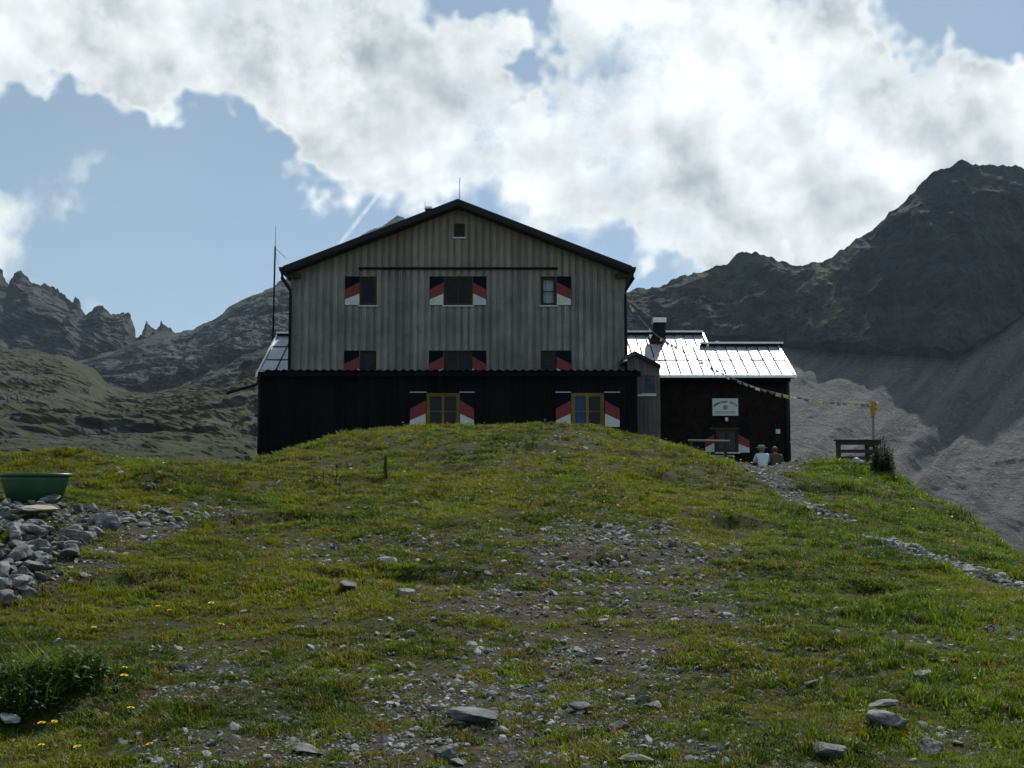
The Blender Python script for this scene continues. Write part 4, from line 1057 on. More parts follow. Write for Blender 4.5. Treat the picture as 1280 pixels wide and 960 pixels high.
# pole railing where the terrace meets the knoll
yr = 38.6
rail = thing("pole_railing", "thin pole railing on two posts at the terrace edge", "railing", (X(885, yr), yr, 2.9))
pz = Z(551.5, yr)
for px_ in (864, 907):
    xx = X(px_, yr, 560); MB().tube([(xx, yr, gz(xx, yr) - .2), (xx, yr, pz - .02)], .05, 8).build("post", M_post, rail)
MB().tube([(X(860, yr, 551), yr, pz + .02), (X(912, yr, 551), yr, pz)], .035, 8).build("rail", wood("pale_pole", (0.14, 0.13, 0.11), (0.22, 0.21, 0.18), axis=0), rail)
# plank fence by the signpost
yf = 37.0
fence = thing("plank_fence", "short fence of three weathered planks at the edge of the knoll", "fence", (X(1072, yf), yf, 2.5))
f0, f1 = X(1044.5, yf, 560), X(1101, yf, 560)
for a, b, c, d in ((551, 556, 1044, 1101), (562, 566.5, 1046, 1100), (570.5, 575, 1046, 1098), (579, 583.5, 1062, 1096)):
    MB().box(X(c, yf, a), X(d, yf, a), yf - .06 + random.uniform(-.01, .01), yf - .025, Z(b, yf) + random.uniform(-.01, .01), Z(a, yf)).build("plank", M_plank, fence)
MB().box(f0 - .02, f1 + .02, yf - .10, yf + .16, Z(551, yf) + .002, Z(551, yf) + .035).build("cap_plank", M_plank, fence)
for px_ in (1048.5, 1094.5):
    xx = X(px_, yf, 565); MB().box(xx - .06, xx + .06, yf - .022, yf + .10, gz(xx, yf) - .3, Z(551, yf)).build("post", M_post, fence)
xx = X(1100, yf, 560)
for a, b in ((553, 557), (564, 568)): MB().box(xx - .035, xx, yf + .12, yf + 1.3, Z(b, yf), Z(a, yf)).build("return_plank", M_plank, fence)
MB().box(xx - .06, xx + .05, yf + 1.3, yf + 1.4, gz(xx, yf + 1.3) - .3, Z(552, yf)).build("post", M_post, fence)
ysg = 37.8
spx = X(1092, ysg, 545)
sgn_ = thing("trail_signpost", "slim grey post carrying yellow trail arrows seen almost edge-on", "signpost", (spx, ysg, gz(spx, ysg)))
topp = P(1091, 502.5, ysg); botp = P(1093, 590, ysg)
MB().tube([(botp.x, ysg, gz(spx, ysg) - .4), topp], .042, 8).build("post", M_steel, sgn_, smooth=True)
for k in range(3):
    zc = Z(506 + k * 5.6, ysg); ang = R(83 + k * 5); d = Vector((math.cos(ang), -math.sin(ang), 0)); n = Vector((d.y, -d.x, 0)) * .012
    o = Vector((topp.x + .02, ysg, zc)) - d * .12 + n * 5
    sh_ = [(0, -.075), (.48, -.075), (.58, 0), (.48, .075), (0, .075)]
    v = [o + d * a + Vector((0, 0, b)) - n for a, b in sh_] + [o + d * a + Vector((0, 0, b)) + n for a, b in sh_]
    MB().add(v, [(0, 1, 2, 3, 4), (9, 8, 7, 6, 5)] + [(i, i + 5, (i + 1) % 5 + 5, (i + 1) % 5) for i in range(5)]).build("arrow_sign", M_yellow, sgn_)
    MB().add([o + d * a + Vector((0, 0, b)) - n * 1.2 for a, b in ((0, -.075), (.05, -.075), (.05, .075), (0, .075))], [(0, 1, 2, 3)])
# prayer flags between the hut and the signpost
ctrl = [(787, 380, 44.5), (812, 411, 43.9), (831, 425, 43.5), (862, 443, 42.7), (900, 464.5, 41.8), (945, 484, 40.7), (1000, 497, 39.5), (1050, 503.5, 38.5), (1090, 505, 37.78)]
cp = [P(*c) for c in ctrl]
def along(t):
    u = t * (len(cp) - 1); i = min(int(u), len(cp) - 2); f = u - i
    p0, p1, p2, p3 = cp[max(i - 1, 0)], cp[i], cp[i + 1], cp[min(i + 2, len(cp) - 1)]
    return 0.5 * ((2 * p1) + (p2 - p0) * f + (2 * p0 - 5 * p1 + 4 * p2 - p3) * f * f + (3 * p1 - p0 - 3 * p2 + p3) * f ** 3)
flags = thing("prayer_flag_line", "sagging line of small coloured prayer flags from hut to signpost", "flag line", tuple(cp[0]))
MB().tube([along(k / 60) for k in range(61)], .008, 5).build("cord", simple("flag_cord", (0.35, 0.33, 0.28), 0.9), flags)
FM = [simple("flag_" + n, c, 0.85, vary=0.1) for n, c in (("yellow", (0.52, 0.46, 0.10)), ("white", (0.50, 0.53, 0.54)), ("red", (0.36, 0.09, 0.06)), ("blue", (0.14, 0.20, 0.34)), ("cream", (0.48, 0.46, 0.30)), ("orange", (0.45, 0.22, 0.10)))]
nf = 50
for k in range(nf):
    a, b = along((k + .14) / nf), along((k + .86) / nf)
    dirv = (b - a); wind = Vector((random.uniform(-.05, .05), random.uniform(-.10, .04), 0)); drop = random.uniform(.04, .11)
    v = []
    for r_ in range(3):
        for c_ in range(4):
            u = c_ / 3; w_ = r_ / 2
            v.append(a + dirv * u + Vector((0, 0, -.006 - drop * w_)) + wind * w_ + Vector((0, .02 * math.sin(u * 7 + k) * w_, .012 * math.sin(u * 5 + 2 * k) * w_)))
    v += [q + Vector((0, .003, 0)) for q in v]
    f = [(r_ * 4 + c_, r_ * 4 + c_ + 1, r_ * 4 + c_ + 5, r_ * 4 + c_ + 4) for r_ in range(2) for c_ in range(3)]
    f += [tuple(i + 12 for i in reversed(q)) for q in f]
    MB().add(v, f).build("flag", FM[(k * 7 + k // 5) % 6 if k % 3 else k % 5], flags)

# ------------------------------------------------------------------ rocks
def rock_material_near(name, c0, c1):
    m, t, b = new_mat(name)
    p = t.pos(); r = t.rand(); q = t.v('ADD', p, t.v('SCALE', t.comb(r, r, r), scale=50.0))
    n1 = t.noise(q, 6.0, 7.0, 0.65); n2 = t.noise(q, 30.0, 5.0, 0.6)
    col = t.mix(t.rng(n1, 0.34, 0.66), c0, c1)
    col = t.mix(t.rng(t.vor(q, 14.0), 0.02, 0.10), (0.06, 0.06, 0.058), col)
    col = t.v('SCALE', col, scale=t.m('MULTIPLY', t.rng(r, 0, 1, 0.62, 1.25, False), t.rng(n2, 0.3, 0.7, 0.8, 1.15)))
    t.l.new(col, b.inputs['Base Color']); b.inputs['Roughness'].default_value = 0.85; b.inputs['Specular IOR Level'].default_value = 0.25
    t.l.new(t.bump(t.m('ADD', n1, t.m('MULTIPLY', n2, 0.4)), 0.6, 0.02), b.inputs['Normal'])
    return m
M_rock = rock_material_near('limestone_rock', (0.075, 0.078, 0.08), (0.215, 0.22, 0.22))
M_stone = rock_material_near('pale_limestone_chips', (0.11, 0.112, 0.11), (0.31, 0.31, 0.30))
M_rock_tan = simple("tan_stone", (0.25, 0.23, 0.17), 0.85, vary=0.2, scale=7, bump=.3)
M_rock_dark = simple("dark_stone", (0.085, 0.09, 0.095), 0.85, vary=0.35, scale=14, bump=.4)
def rock_mesh(seed, flat=0.65, sub=2, sharp=.30, mat=None, chips=11):
    rs = np.random.default_rng(seed)
    bm = bmesh.new(); bmesh.ops.create_icosphere(bm, subdivisions=sub, radius=1.0)
    planes = [(Vector(rs.normal(size=3)).normalized(), rs.uniform(.45, .85)) for _ in range(chips)]
    for v in bm.verts:
        p = v.co.copy()
        for n_, d_ in planes:                     # chip flat faces off the lump
            e = p.dot(n_) - d_
            if e > 0: p -= n_ * e * .92
        s = float(fbm(p.x * 1.6 + seed, p.y * 1.6, p.z * 1.6, 3)) * .10
        v.co = p * (1 + s * 1.6)
    sx, sy = rs.uniform(.85, 1.3), rs.uniform(.7, 1.1)
    for v in bm.verts: v.co = Vector((v.co.x * sx, v.co.y * sy, v.co.z * flat))
    me = bpy.data.meshes.new("rock"); bm.to_mesh(me); bm.free(); me.materials.append(mat or M_rock)
    return me
ROCKS = [rock_mesh(k, flat=[.5, .62, .75, .42][k % 4]) for k in range(12)]
CHIPS = [rock_mesh(80 + k, flat=[.5, .62, .42, .36][k % 4], mat=M_stone) for k in range(8)]
ROCKS3 = [rock_mesh(50 + k, flat=[.6, .7][k % 2], sub=3) for k in range(6)]
def put_rock(name, p, size, label, cat, group, mesh=None, tilt=.35, sink=.28, rz=None):
    me = mesh or (CHIPS if name == 'stone' else ROCKS)[random.randrange(8)]
    o = bpy.data.objects.new(name, me); scene.collection.objects.link(o)
    o.location = (p.x, p.y, p.z + size * (.5 - sink)); o.scale = (size, size * random.uniform(.85, 1.15), size * random.uniform(.8, 1.15))
    o.rotation_euler = (random.uniform(-tilt, tilt), random.uniform(-tilt, tilt), random.uniform(0, 6.3) if rz is None else rz)
    return tag(o, label, cat, group)
def special(px, py, wpx, label, mesh=None, mat=None, flat=.6, zoff=0, rz=0.0, tilt=.1, chips=11):
    p = G(px, py + wpx * .15); s = wpx / FPX * p.y / 2 * (1.38 if chips > 5 else 1.05)
    me = rock_mesh(int(px * 7 + py), flat, 3, mat=mat, chips=chips)
    return put_rock("rock", p + Vector((0, 0, zoff)), s, label, "rock", None, me, tilt, .12, rz)
special(92, 672, 38, "rounded pale boulder at the right edge of the rock pile", flat=.75, chips=4)
special(132, 658, 24, "squarish pale boulder just right of the rounded boulder in the pile", flat=.75)
special(50, 641, 36, "flat cream slab lying in front of the green tub", mat=M_rock_tan, flat=.22, tilt=.05)
special(1163, 942, 36, "round dark grey boulder in the bottom right foreground", mat=M_rock_dark, flat=.85, chips=3)
special(1112, 905, 46, "flat cracked slab set in the turf above the round dark boulder", flat=.34, tilt=.16)
special(1108, 897, 36, "thin dark slab lying on top of the cracked slab", mat=M_rock_dark, flat=.20, zoff=.06)
special(1038, 942, 32, "dark wedge-shaped stone left of the round boulder", mat=M_rock_dark, flat=.5)
special(1016, 858, 20, "lone dark stone in the green grass above the slab", mat=M_rock_dark, flat=.6)
special(1153, 845, 20, "low tan stone in grass right of the lone dark stone", flat=.45)
special(583, 899, 44, "wide pale flat-topped stone in the foreground gravel", flat=.45)
special(557, 948, 26, "dark grey upright stone at the bottom edge of the gravel", flat=.9)
special(792, 952, 28, "brownish stone at the bottom edge right of centre", mat=M_rock_tan, flat=.5)
special(818, 885, 24, "pale pointed stone at the right of the foreground gravel", flat=.5)
special(805, 876, 18, "dark round stone beside the pale pointed stone", mat=M_rock_dark, flat=.55)
special(773, 910, 22, "pale angular stone below the dark round stone", flat=.6)
special(724, 886, 20, "pale flat stone in the middle of the foreground gravel", flat=.45)
special(433, 735, 26, "pale flat stone lying alone in the mid slope grass", flat=.4)
special(507, 745, 20, "white wedge stone right of the lone flat stone", flat=.5)
special(10, 904, 26, "bright white stone beside the dark leafy clump", mat=M_white, flat=.5)
special(1073, 579, 12, "small white stone at the foot of the plank fence", mat=M_white, flat=.6)
special(185, 612, 14, "pale stone below the dark tussock behind the tub", flat=.7)
# the pile below the tub
def scatter_px(n, px0, px1, py0, py1, dens=None):
    out = []
    while len(out) < n:
        a, b = random.uniform(px0, px1), random.uniform(py0, py1)
        if dens is None or random.random() < dens(a, b): out.append((a, b))
    return out
def pile_d(a, b):
    edge = 150 - max(0, b - 660) * 1.35 if b > 640 else 105
    return 1.0 if a < edge * random.uniform(.75, 1.0) else 0.0
for k, (a, b) in enumerate(sorted(scatter_px(240, -45, 150, 632, 760, pile_d), key=lambda q: q[1])):
    p = G(a, b); s = random.choice([.035, .045, .05, .06, .07, .08, .10, .135]) * random.uniform(.8, 1.15)
    p.z += random.uniform(0, .12) * max(0, min(1, (150 - a) / 120)) 
    sz_ = "large angular grey rock" if s > .095 else ("middling grey rock" if s > .058 else "small grey rock filling gaps"); wh_ = "upper" if b < 690 else "lower"
    put_rock("rock", p, s, f"{sz_} in the {wh_} part of the pile below the tub", "rock", f"{wh_} pile: {sz_}", random.choice(ROCKS3 if s > .085 else ROCKS), .6, .30)
for a, b in scatter_px(48, 130, 280, 632, 668, lambda a, b: 1 if abs(b - 648 - (a - 230) * .03) < 16 * (1 - (a - 130) / 200) else 0):
    put_rock("rock", G(a, b), random.uniform(.035, .10), "small grey rock in the band trailing right from the pile", "rock", "rocks trailing right of the pile", None, .5, .3)
def in_bare(a, b):
    p = G(a, b); return float(bare_mask(np.array([p.x]), np.array([p.y]))[0])
n_ = 0
while n_ < 240:
    a, b = random.uniform(150, 930), random.uniform(640, 957)
    if random.random() < in_bare(a, b) ** 1.3 + .10:
        p = G(a, b); wh_ = ("gravel patch high on the right of the slope" if b < 760 and a > 600 else "thin turf high on the left of the slope" if b < 760 else "foreground gravel left of centre" if a < 560 else "foreground gravel right of centre"); put_rock("stone", p, min(.10, random.lognormvariate(math.log(.028), .45)) * (1 + max(0, (p.y - 9)) * .05), f"loose pale stone lying in the {wh_}", "stone", f"stones in the {wh_}", None, .4, .30); n_ += 1
for a, b in scatter_px(40, 900, 1270, 700, 955, lambda a, b: .8 if b > 740 else .4):
    put_rock("stone", G(a, b), random.uniform(.02, .05), "small stone half hidden in the grass on the right of the slope", "stone", "stones in the right hand grass", None, .4, .35)
for pl, n_ in ((PATHS[0], 18), (PATHS[1], 26)):
    for k in range(n_):
        i = random.randrange(len(pl) - 1); u = random.random(); A, B = pl[i], pl[i + 1]
        x_ = A[0] + (B[0] - A[0]) * u + random.uniform(-1, 1) * A[2] * .9; y_ = A[1] + (B[1] - A[1]) * u + random.uniform(-1, 1) * A[2] * .9
        if 6 < y_ < 39: put_rock("stone", Vector((x_, y_, gz(x_, y_))), random.uniform(.03, .09) * (1.2 if pl is PATHS[1] else 1), "flat grey stone bedded in the gravel footpath", "stone", "stones bedded in the footpath", None, .15, .40)

# ------------------------------------------------------------------ green tub
tp = G(46, 626); ty = 15.6; tx = X(44, ty, 600); tz = Z(628, ty) + .0
tub = thing("mortar_tub", "large dark green plastic tub standing on the rock pile", "tub", (tx, ty, tz))
Rr = 44.5 / FPX * ty; th = Z(593, ty) - tz
M_tub = simple("green_plastic", (0.008, 0.060, 0.026), 0.45, vary=0.12)
def oval(r_, z_, n=36): return [(tx + r_ * math.cos(k * 2 * math.pi / n), ty + r_ * .72 * math.sin(k * 2 * math.pi / n), z_) for k in range(n)]
prof = [(Rr * .02, tz), (Rr * .66, tz), (Rr * .74, tz + .03), (Rr * .84, tz + th * .45), (Rr * .91, tz + th * .80), (Rr * .92, tz + th), (Rr * .90, tz + th - .006), (Rr * .88, tz + th * .8), (Rr * .70, tz + .04), (Rr * .02, tz + .04)]
v = []; [v.extend(oval(*q)) for q in prof]
MB().add(v, [(i * 36 + k, i * 36 + (k + 1) % 36, (i + 1) * 36 + (k + 1) % 36, (i + 1) * 36 + k) for i in range(len(prof) - 1) for k in range(36)]).build("shell", M_tub, tub, smooth=True)
prof = [(Rr * .925, tz + th - .035), (Rr * 1.0, tz + th - .03), (Rr * 1.005, tz + th - .004), (Rr * .985, tz + th + .012), (Rr * .925, tz + th + .006)]
v = []; [v.extend(oval(*q)) for q in prof]
MB().add(v, [(i * 36 + k, i * 36 + (k + 1) % 36, ((i + 1) % 5) * 36 + (k + 1) % 36, ((i + 1) % 5) * 36 + k) for i in range(5) for k in range(36)]).build("rim", M_tub, tub, smooth=True)
for k in range(26):
    a = random.uniform(0, 6.28); p = Vector((tx + math.cos(a) * .42 * random.uniform(.2, 1), ty + math.sin(a) * .33 * random.uniform(.2, 1) - .05, 0)); p.z = min(gz(p.x, p.y) + .02, tz - .06)
    put_rock("rock", p, random.uniform(.06, .12), "dark rock wedged under the green tub as footing", "rock", "rocks wedged under the tub", None, .3, .40)
# ------------------------------------------------------------------ vegetation
def leaf_material(name, c0, c1, c2, trans=0.45, patch=0.5, rough=0.55):
    m, t, b = new_mat(name)
    p = t.pos(); r = t.rand()
    n = t.noise(p, 0.55, 4.0, 0.6); n2 = t.noise(t.v('ADD', p, (31.0, 7.0, 3.0)), 2.4, 3.0, 0.6)
    col = t.mix(t.rng(t.m('ADD', n, t.m('MULTIPLY', t.m('SUBTRACT', r, 0.5), 0.25)), 0.36, 0.62), c0, c1)
    col = t.mix(t.rng(t.m('ADD', n2, t.m('MULTIPLY', t.m('SUBTRACT', r, 0.5), 0.45)), 0.52, 0.80, 0.0, patch * 1.6), col, c2)
    col = t.v('SCALE', col, scale=t.m('ADD', 0.75, t.m('MULTIPLY', r, 0.5)))
    t.l.new(col, b.inputs['Base Color']); b.inputs['Roughness'].default_value = rough; b.inputs['Specular IOR Level'].default_value = 0.25
    tr = t.node('ShaderNodeBsdfTranslucent'); t.l.new(t.v('MULTIPLY', col, (1.25, 1.15, 0.6)), tr.inputs[0])
    mx = t.node('ShaderNodeMixShader'); mx.inputs[0].default_value = trans
    t.l.new(b.outputs[0], mx.inputs[1]); t.l.new(tr.outputs[0], mx.inputs[2]); t.l.new(mx.outputs[0], t.n['Material Output'].inputs[0])
    return m
M_grass = leaf_material("turf_blades", (0.034, 0.060, 0.003), (0.128, 0.158, 0.006), (0.110, 0.085, 0.012), .50, .38)
M_lush = leaf_material("lush_blades", (0.030, 0.078, 0.004), (0.098, 0.172, 0.009), (0.13, 0.14, 0.02), .48, .3)
M_dry = leaf_material("dry_blades", (0.15, 0.105, 0.045), (0.20, 0.15, 0.07), (0.16, 0.08, 0.04), .35)
M_herb = leaf_material("herb_leaves", (0.055, 0.105, 0.018), (0.12, 0.165, 0.034), (0.14, 0.15, 0.045), .40, .3)
M_darkleaf = leaf_material("dark_leaves", (0.022, 0.045, 0.010), (0.040, 0.070, 0.014), (0.06, 0.07, 0.02), .35, .3)
M_nettle = leaf_material('nettle_leaves', (0.014, 0.028, 0.006), (0.026, 0.045, 0.010), (0.03, 0.04, 0.012), .25, .3, .8)
def tuft(seed, n, h, spread, w, mat, lean=.5):
    rs = random.Random(seed); v, f = [], []
    for _ in range(n):
        a = rs.uniform(0, 6.283); r_ = spread * math.sqrt(rs.random()); x_, y_ = r_ * math.cos(a), r_ * math.sin(a)
        hh = h * rs.uniform(.45, 1.15); b_ = rs.uniform(0, 6.283); L = lean * hh * rs.uniform(.2, 1.2); ww = w * rs.uniform(.7, 1.3)
        dx, dy = math.cos(b_), math.sin(b_); sx, sy = -dy * ww / 2, dx * ww / 2; i = len(v)
        v += [(x_ - sx, y_ - sy, -.012), (x_ + sx, y_ + sy, -.012), (x_ + dx * L * .35 - sx * .8, y_ + dy * L * .35 - sy * .8, hh * .6), (x_ + dx * L * .35 + sx * .8, y_ + dy * L * .35 + sy * .8, hh * .6), (x_ + dx * L, y_ + dy * L, hh)]
        f += [(i, i + 1, i + 3, i + 2), (i + 2, i + 3, i + 4)]
    return mesh_from("blade_tuft", v, f, mat)
def herb(seed, n, rad, mat, up=.35):
    rs = random.Random(seed); v, f = [], []
    for k in range(n):
        a = rs.uniform(0, 6.283); L = rad * rs.uniform(.5, 1.1); w = L * rs.uniform(.30, .5); e = rs.uniform(.1, up * 2); i = len(v)
        d = Vector((math.cos(a) * math.cos(e), math.sin(a) * math.cos(e), math.sin(e))); s = Vector((-math.sin(a), math.cos(a), 0)) * w / 2
        b_ = Vector((rs.uniform(-.3, .3) * rad, rs.uniform(-.3, .3) * rad, rs.uniform(-.005, .3) * rad))
        v += [b_, b_ + d * L * .55 + s, b_ + d * L * .55 - s, b_ + d * L - Vector((0, 0, L * .15))]; f += [(i, i + 1, i + 2), (i + 1, i + 3, i + 2)]
    return mesh_from("leaf_rosette", v, f, mat)
def source(name, me): return bpy.data.objects.new(name, me)      # never linked: only its mesh is scattered
def scatter(name, pts, rots, scales, idx, meshes, label):
    """ONE object for what nobody could count: a cloud of points that carries instanced small meshes"""
    me = bpy.data.meshes.new(name); me.vertices.add(len(pts)); me.vertices.foreach_set("co", np.asarray(pts, np.float32).ravel())
    for k, dt, arr in (("rot", 'FLOAT_VECTOR', rots), ("scl", 'FLOAT_VECTOR', scales), ("idx", 'INT', idx)):
        a = me.attributes.new(k, dt, 'POINT'); a.data.foreach_set("vector" if dt == 'FLOAT_VECTOR' else "value", np.asarray(arr, np.int32 if dt == 'INT' else np.float32).ravel())
    o = link(name, me); tag(o, label, kind="stuff")
    g = bpy.data.node_groups.new(name + "_scatter", 'GeometryNodeTree')
    g.interface.new_socket("Geometry", in_out='INPUT', socket_type='NodeSocketGeometry'); g.interface.new_socket("Geometry", in_out='OUTPUT', socket_type='NodeSocketGeometry')
    t = NT(g); gi = t.node('NodeGroupInput'); go = t.node('NodeGroupOutput')
    gti = t.node('GeometryNodeGeometryToInstance')
    for m_ in reversed(meshes):
        oi = t.node('GeometryNodeObjectInfo'); oi.inputs['Object'].default_value = source(name + "_source", m_); oi.inputs['As Instance'].default_value = False
        t.l.new(oi.outputs['Geometry'], gti.inputs[0])
    def na(nm, dt):
        n = t.node('GeometryNodeInputNamedAttribute', data_type=dt); n.inputs['Name'].default_value = nm; return n.outputs['Attribute']
    iop = t.node('GeometryNodeInstanceOnPoints'); t.l.new(gi.outputs[0], iop.inputs['Points']); t.l.new(gti.outputs[0], iop.inputs['Instance'])
    iop.inputs['Pick Instance'].default_value = True
    t.l.new(na("idx", 'INT'), iop.inputs['Instance Index']); t.l.new(na("rot", 'FLOAT_VECTOR'), iop.inputs['Rotation']); t.l.new(na("scl", 'FLOAT_VECTOR'), iop.inputs['Scale'])
    t.l.new(iop.outputs[0], go.inputs[0])
    o.modifiers.new("scatter", 'NODES').node_group = g
    return o
def wedge(n, y0, y1, k=.56, m=2.5):
    y = np.sqrt(RNG.uniform(y0 * y0, y1 * y1, n)); x = RNG.uniform(-1, 1, n) * (k * y + m)
    return x, y
def hut_clear(x, y): return ~((y > 41.4) & (x > -9.2) & (x < 11.0))
# pack: density per band
xs_, ys_ = [], []
for n, a, b in ((30000, 4.6, 9), (42000, 9, 15), (46000, 15, 24), (46000, 24, 42)):
    q = wedge(n, a, b); xs_.append(q[0]); ys_.append(q[1])
gx_, gy_ = np.concatenate(xs_), np.concatenate(ys_)
bm_ = bare_mask(gx_, gy_)
patch = fbm(gx_ / .45, gy_ / .45, 0 * gx_ + 4.4, 3)
keep = (RNG.random(len(gx_)) < np.clip(1.08 - .90 * bm_ + .40 * patch, .08, 1) * (1 - .78 * path_mask(gx_, gy_))) & hut_clear(gx_, gy_) & (np.abs(gx_) < 22)
gx_, gy_, bm_, patch = gx_[keep], gy_[keep], bm_[keep], patch[keep]
gzv = ground_z(gx_, gy_)
px_, py_ = to_px(gx_, gy_, gzv)
# lush where water stays: the right flank and hollows; dry where trodden
lushn = fbm(gx_ / 3.2, gy_ / 3.2, 0 * gx_ + 9.9, 3) * .6 + sstep(px_, 800, 1150) * .55 - .10 + .5 * sstep(gy_, 26, 36) * sstep(px_, 880, 1000)
rnd = RNG.random(len(gx_))
kind = np.where(rnd < np.clip(lushn, .05, .75), 1, 0)
kind = np.where((kind == 0) & (RNG.random(len(gx_)) < .06 + .12 * bm_), 2, kind)
kind = np.where(RNG.random(len(gx_)) < .30, 3, kind)
variants = [tuft(k, 34, .046, .080, .0070, M_grass, 1.2) for k in range(3)] + [tuft(10 + k, 30, .068, .075, .0075, M_lush, 1.1) for k in range(3)] + [tuft(20 + k, 12, .090, .055, .0040, M_dry, .9) for k in range(2)] + [herb(30 + k, 20, .042, M_herb) for k in range(3)]
sub = RNG.integers(0, 3, len(gx_))
idx = np.where(kind == 0, sub, np.where(kind == 1, 3 + sub, np.where(kind == 2, 6 + sub % 2, 8 + sub)))
sc_ = RNG.uniform(.45, 1.05, len(gx_)) * (1 + .75 * np.clip(patch, -.8, 1.2)) * (1 + np.clip((gy_ - 12) / 30, 0, .6)) * (1 - .35 * bm_)
sc_ = np.where(kind == 1, sc_ * (1 + .5 * sstep(px_, 900, 1100) * sstep(gy_, 22, 34)), sc_)
rots = np.stack([RNG.uniform(-.2, .2, len(gx_)), RNG.uniform(-.2, .2, len(gx_)), RNG.uniform(0, 6.28, len(gx_))], -1)
scl = np.stack([sc_, sc_, sc_ * RNG.uniform(.7, 1.2, len(gx_))], -1)
scatter("grass", np.stack([gx_, gy_, gzv], -1), rots, scl, idx, variants, "short alpine turf with herbs and dry stalks on the knoll")
# gravel
xs_, ys_ = [], []
for n, a, b in ((70000, 4.8, 10), (70000, 10, 20), (26000, 20, 40)):
    q = wedge(n, a, b); xs_.append(q[0]); ys_.append(q[1])
for pl_, n in ((PATHS[0], 2200), (PATHS[1], 2000)):
    i_ = RNG.integers(0, len(pl_) - 1, n); u_ = RNG.random(n); pa_ = np.array(pl_); A_, B_ = pa_[i_], pa_[i_ + 1]
    xs_.append(A_[:, 0] + (B_[:, 0] - A_[:, 0]) * u_ + RNG.normal(0, .6, n) * A_[:, 2]); ys_.append(A_[:, 1] + (B_[:, 1] - A_[:, 1]) * u_ + RNG.normal(0, .6, n) * A_[:, 2])
rx_, ry_ = np.concatenate(xs_), np.concatenate(ys_)
bm_ = bare_mask(rx_, ry_)
cl_ = fbm(rx_ / .5, ry_ / .5, 0 * rx_ + 7.7, 3)
keep = (RNG.random(len(rx_)) < np.clip(bm_ * (.8 + .6 * cl_) + .035 * (1 + cl_) * (1 - .8 * sstep(rx_ / ry_, .10, .22)), 0, 1)) & hut_clear(rx_, ry_) & (np.abs(rx_) < 18)
rx_, ry_ = rx_[keep], ry_[keep]; n = len(rx_)
s_ = np.clip(np.exp(RNG.normal(math.log(.0112), .55, n)), .006, .05) * (1 + np.clip((ry_ - 8) / 12, 0, 1.1))
scatter("gravel", np.stack([rx_, ry_, ground_z(rx_, ry_) + s_ * .12], -1), RNG.uniform(0, 6.28, (n, 3)) * np.array([.12, .12, 1]), np.stack([s_, s_ * RNG.uniform(.7, 1.3, n), s_ * RNG.uniform(.6, 1.1, n)], -1), RNG.integers(0, 4, n),
        [rock_mesh(200 + k, [.45, .6, .8, .55][k], 1, mat=M_stone) for k in range(4)], "grey limestone gravel strewn through the turf and on the path")
# low wildflowers too many to count
def bloom(seed, col_mat, stem_mat, h, r_):
    v, f = [(0.003, 0, 0), (-.003, 0, 0), (0, 0, h)], [(0, 1, 2)]
    for k in range(6):
        a = k * math.pi / 3; i = len(v)
        v += [(0, 0, h), (r_ * math.cos(a - .45), r_ * math.sin(a - .45), h + r_ * .35), (r_ * math.cos(a + .45), r_ * math.sin(a + .45), h + r_ * .35)]; f.append((i, i + 1, i + 2))
    me = mesh_from("bloom", v, f, [stem_mat, col_mat])
    me.polygons.foreach_set("material_index", [0] + [1] * 6); me.update()
    return me
M_fw = simple("white_petals", (0.70, 0.72, 0.66), 0.8); M_fy = simple("yellow_petals", (0.80, 0.56, 0.015), 0.8); M_fp = simple("mauve_petals", (0.40, 0.22, 0.36), 0.8); M_fl = simple("lime_bracts", (0.30, 0.34, 0.04), 0.8)
q = wedge(2600, 6, 36); fx, fy = q
w_ = fbm(fx / 2, fy / 2, 0 * fx + 21, 2); keep = (RNG.random(len(fx)) < .22 + w_ * .5) & hut_clear(fx, fy) & (np.abs(fx) < 16); fx, fy = fx[keep], fy[keep]; n = len(fx)
s_ = RNG.uniform(.6, 1.2, n) * (1 + np.clip((fy - 12) / 18, 0, 1.0))
ap = to_px(fx, fy, ground_z(fx, fy))[0]
fi = np.where(RNG.random(n) < .18 + .4 * sstep(-ap, -480, -330) * sstep(fy, 18, 24), 1, np.where(RNG.random(n) < .75, 0, 2))
scatter("wildflowers", np.stack([fx, fy, ground_z(fx, fy)], -1), np.stack([RNG.uniform(-.3, .3, n), RNG.uniform(-.3, .3, n), RNG.uniform(0, 6.28, n)], -1), np.stack([s_, s_, s_], -1), fi,
        [bloom(1, M_fw, M_grass, .07, .014), bloom(2, M_fl, M_grass, .08, .016), bloom(3, M_fp, M_grass, .08, .012)], "tiny white, lime and mauve wildflowers dotted through the turf")

# single plants one can point at
def plant(name, label, cat, p, group=None): return thing(name, label, cat, tuple(p), group)
def leafy(root, n, r_, h, leaf, mat, seed, name="foliage"):
    rs = random.Random(seed); v, f = [], []; o = ORG[root.name]
    for _ in range(n):
        a = rs.uniform(0, 6.283); e = rs.random(); rr = r_ * math.sqrt(rs.random()); hh = h * (1 - (rr / r_) ** 2 * .75) * (e ** .6)
        c = o + Vector((rr * math.cos(a), rr * math.sin(a), hh)); L = leaf * rs.uniform(.6, 1.3); d = Vector((math.cos(a + rs.uniform(-1, 1)), math.sin(a + rs.uniform(-1, 1)), rs.uniform(-.2, .9))).normalized()
        s = d.cross(Vector((rs.uniform(-.4, .4), rs.uniform(-.4, .4), 1))).normalized() * L * .22; i = len(v)
        v += [c, c + d * L * .5 + s, c + d * L * .5 - s, c + d * L - Vector((0, 0, L * .2))]; f += [(i, i + 1, i + 2), (i + 1, i + 3, i + 2)]
    return MB().add(v, f).build(name, mat, root)
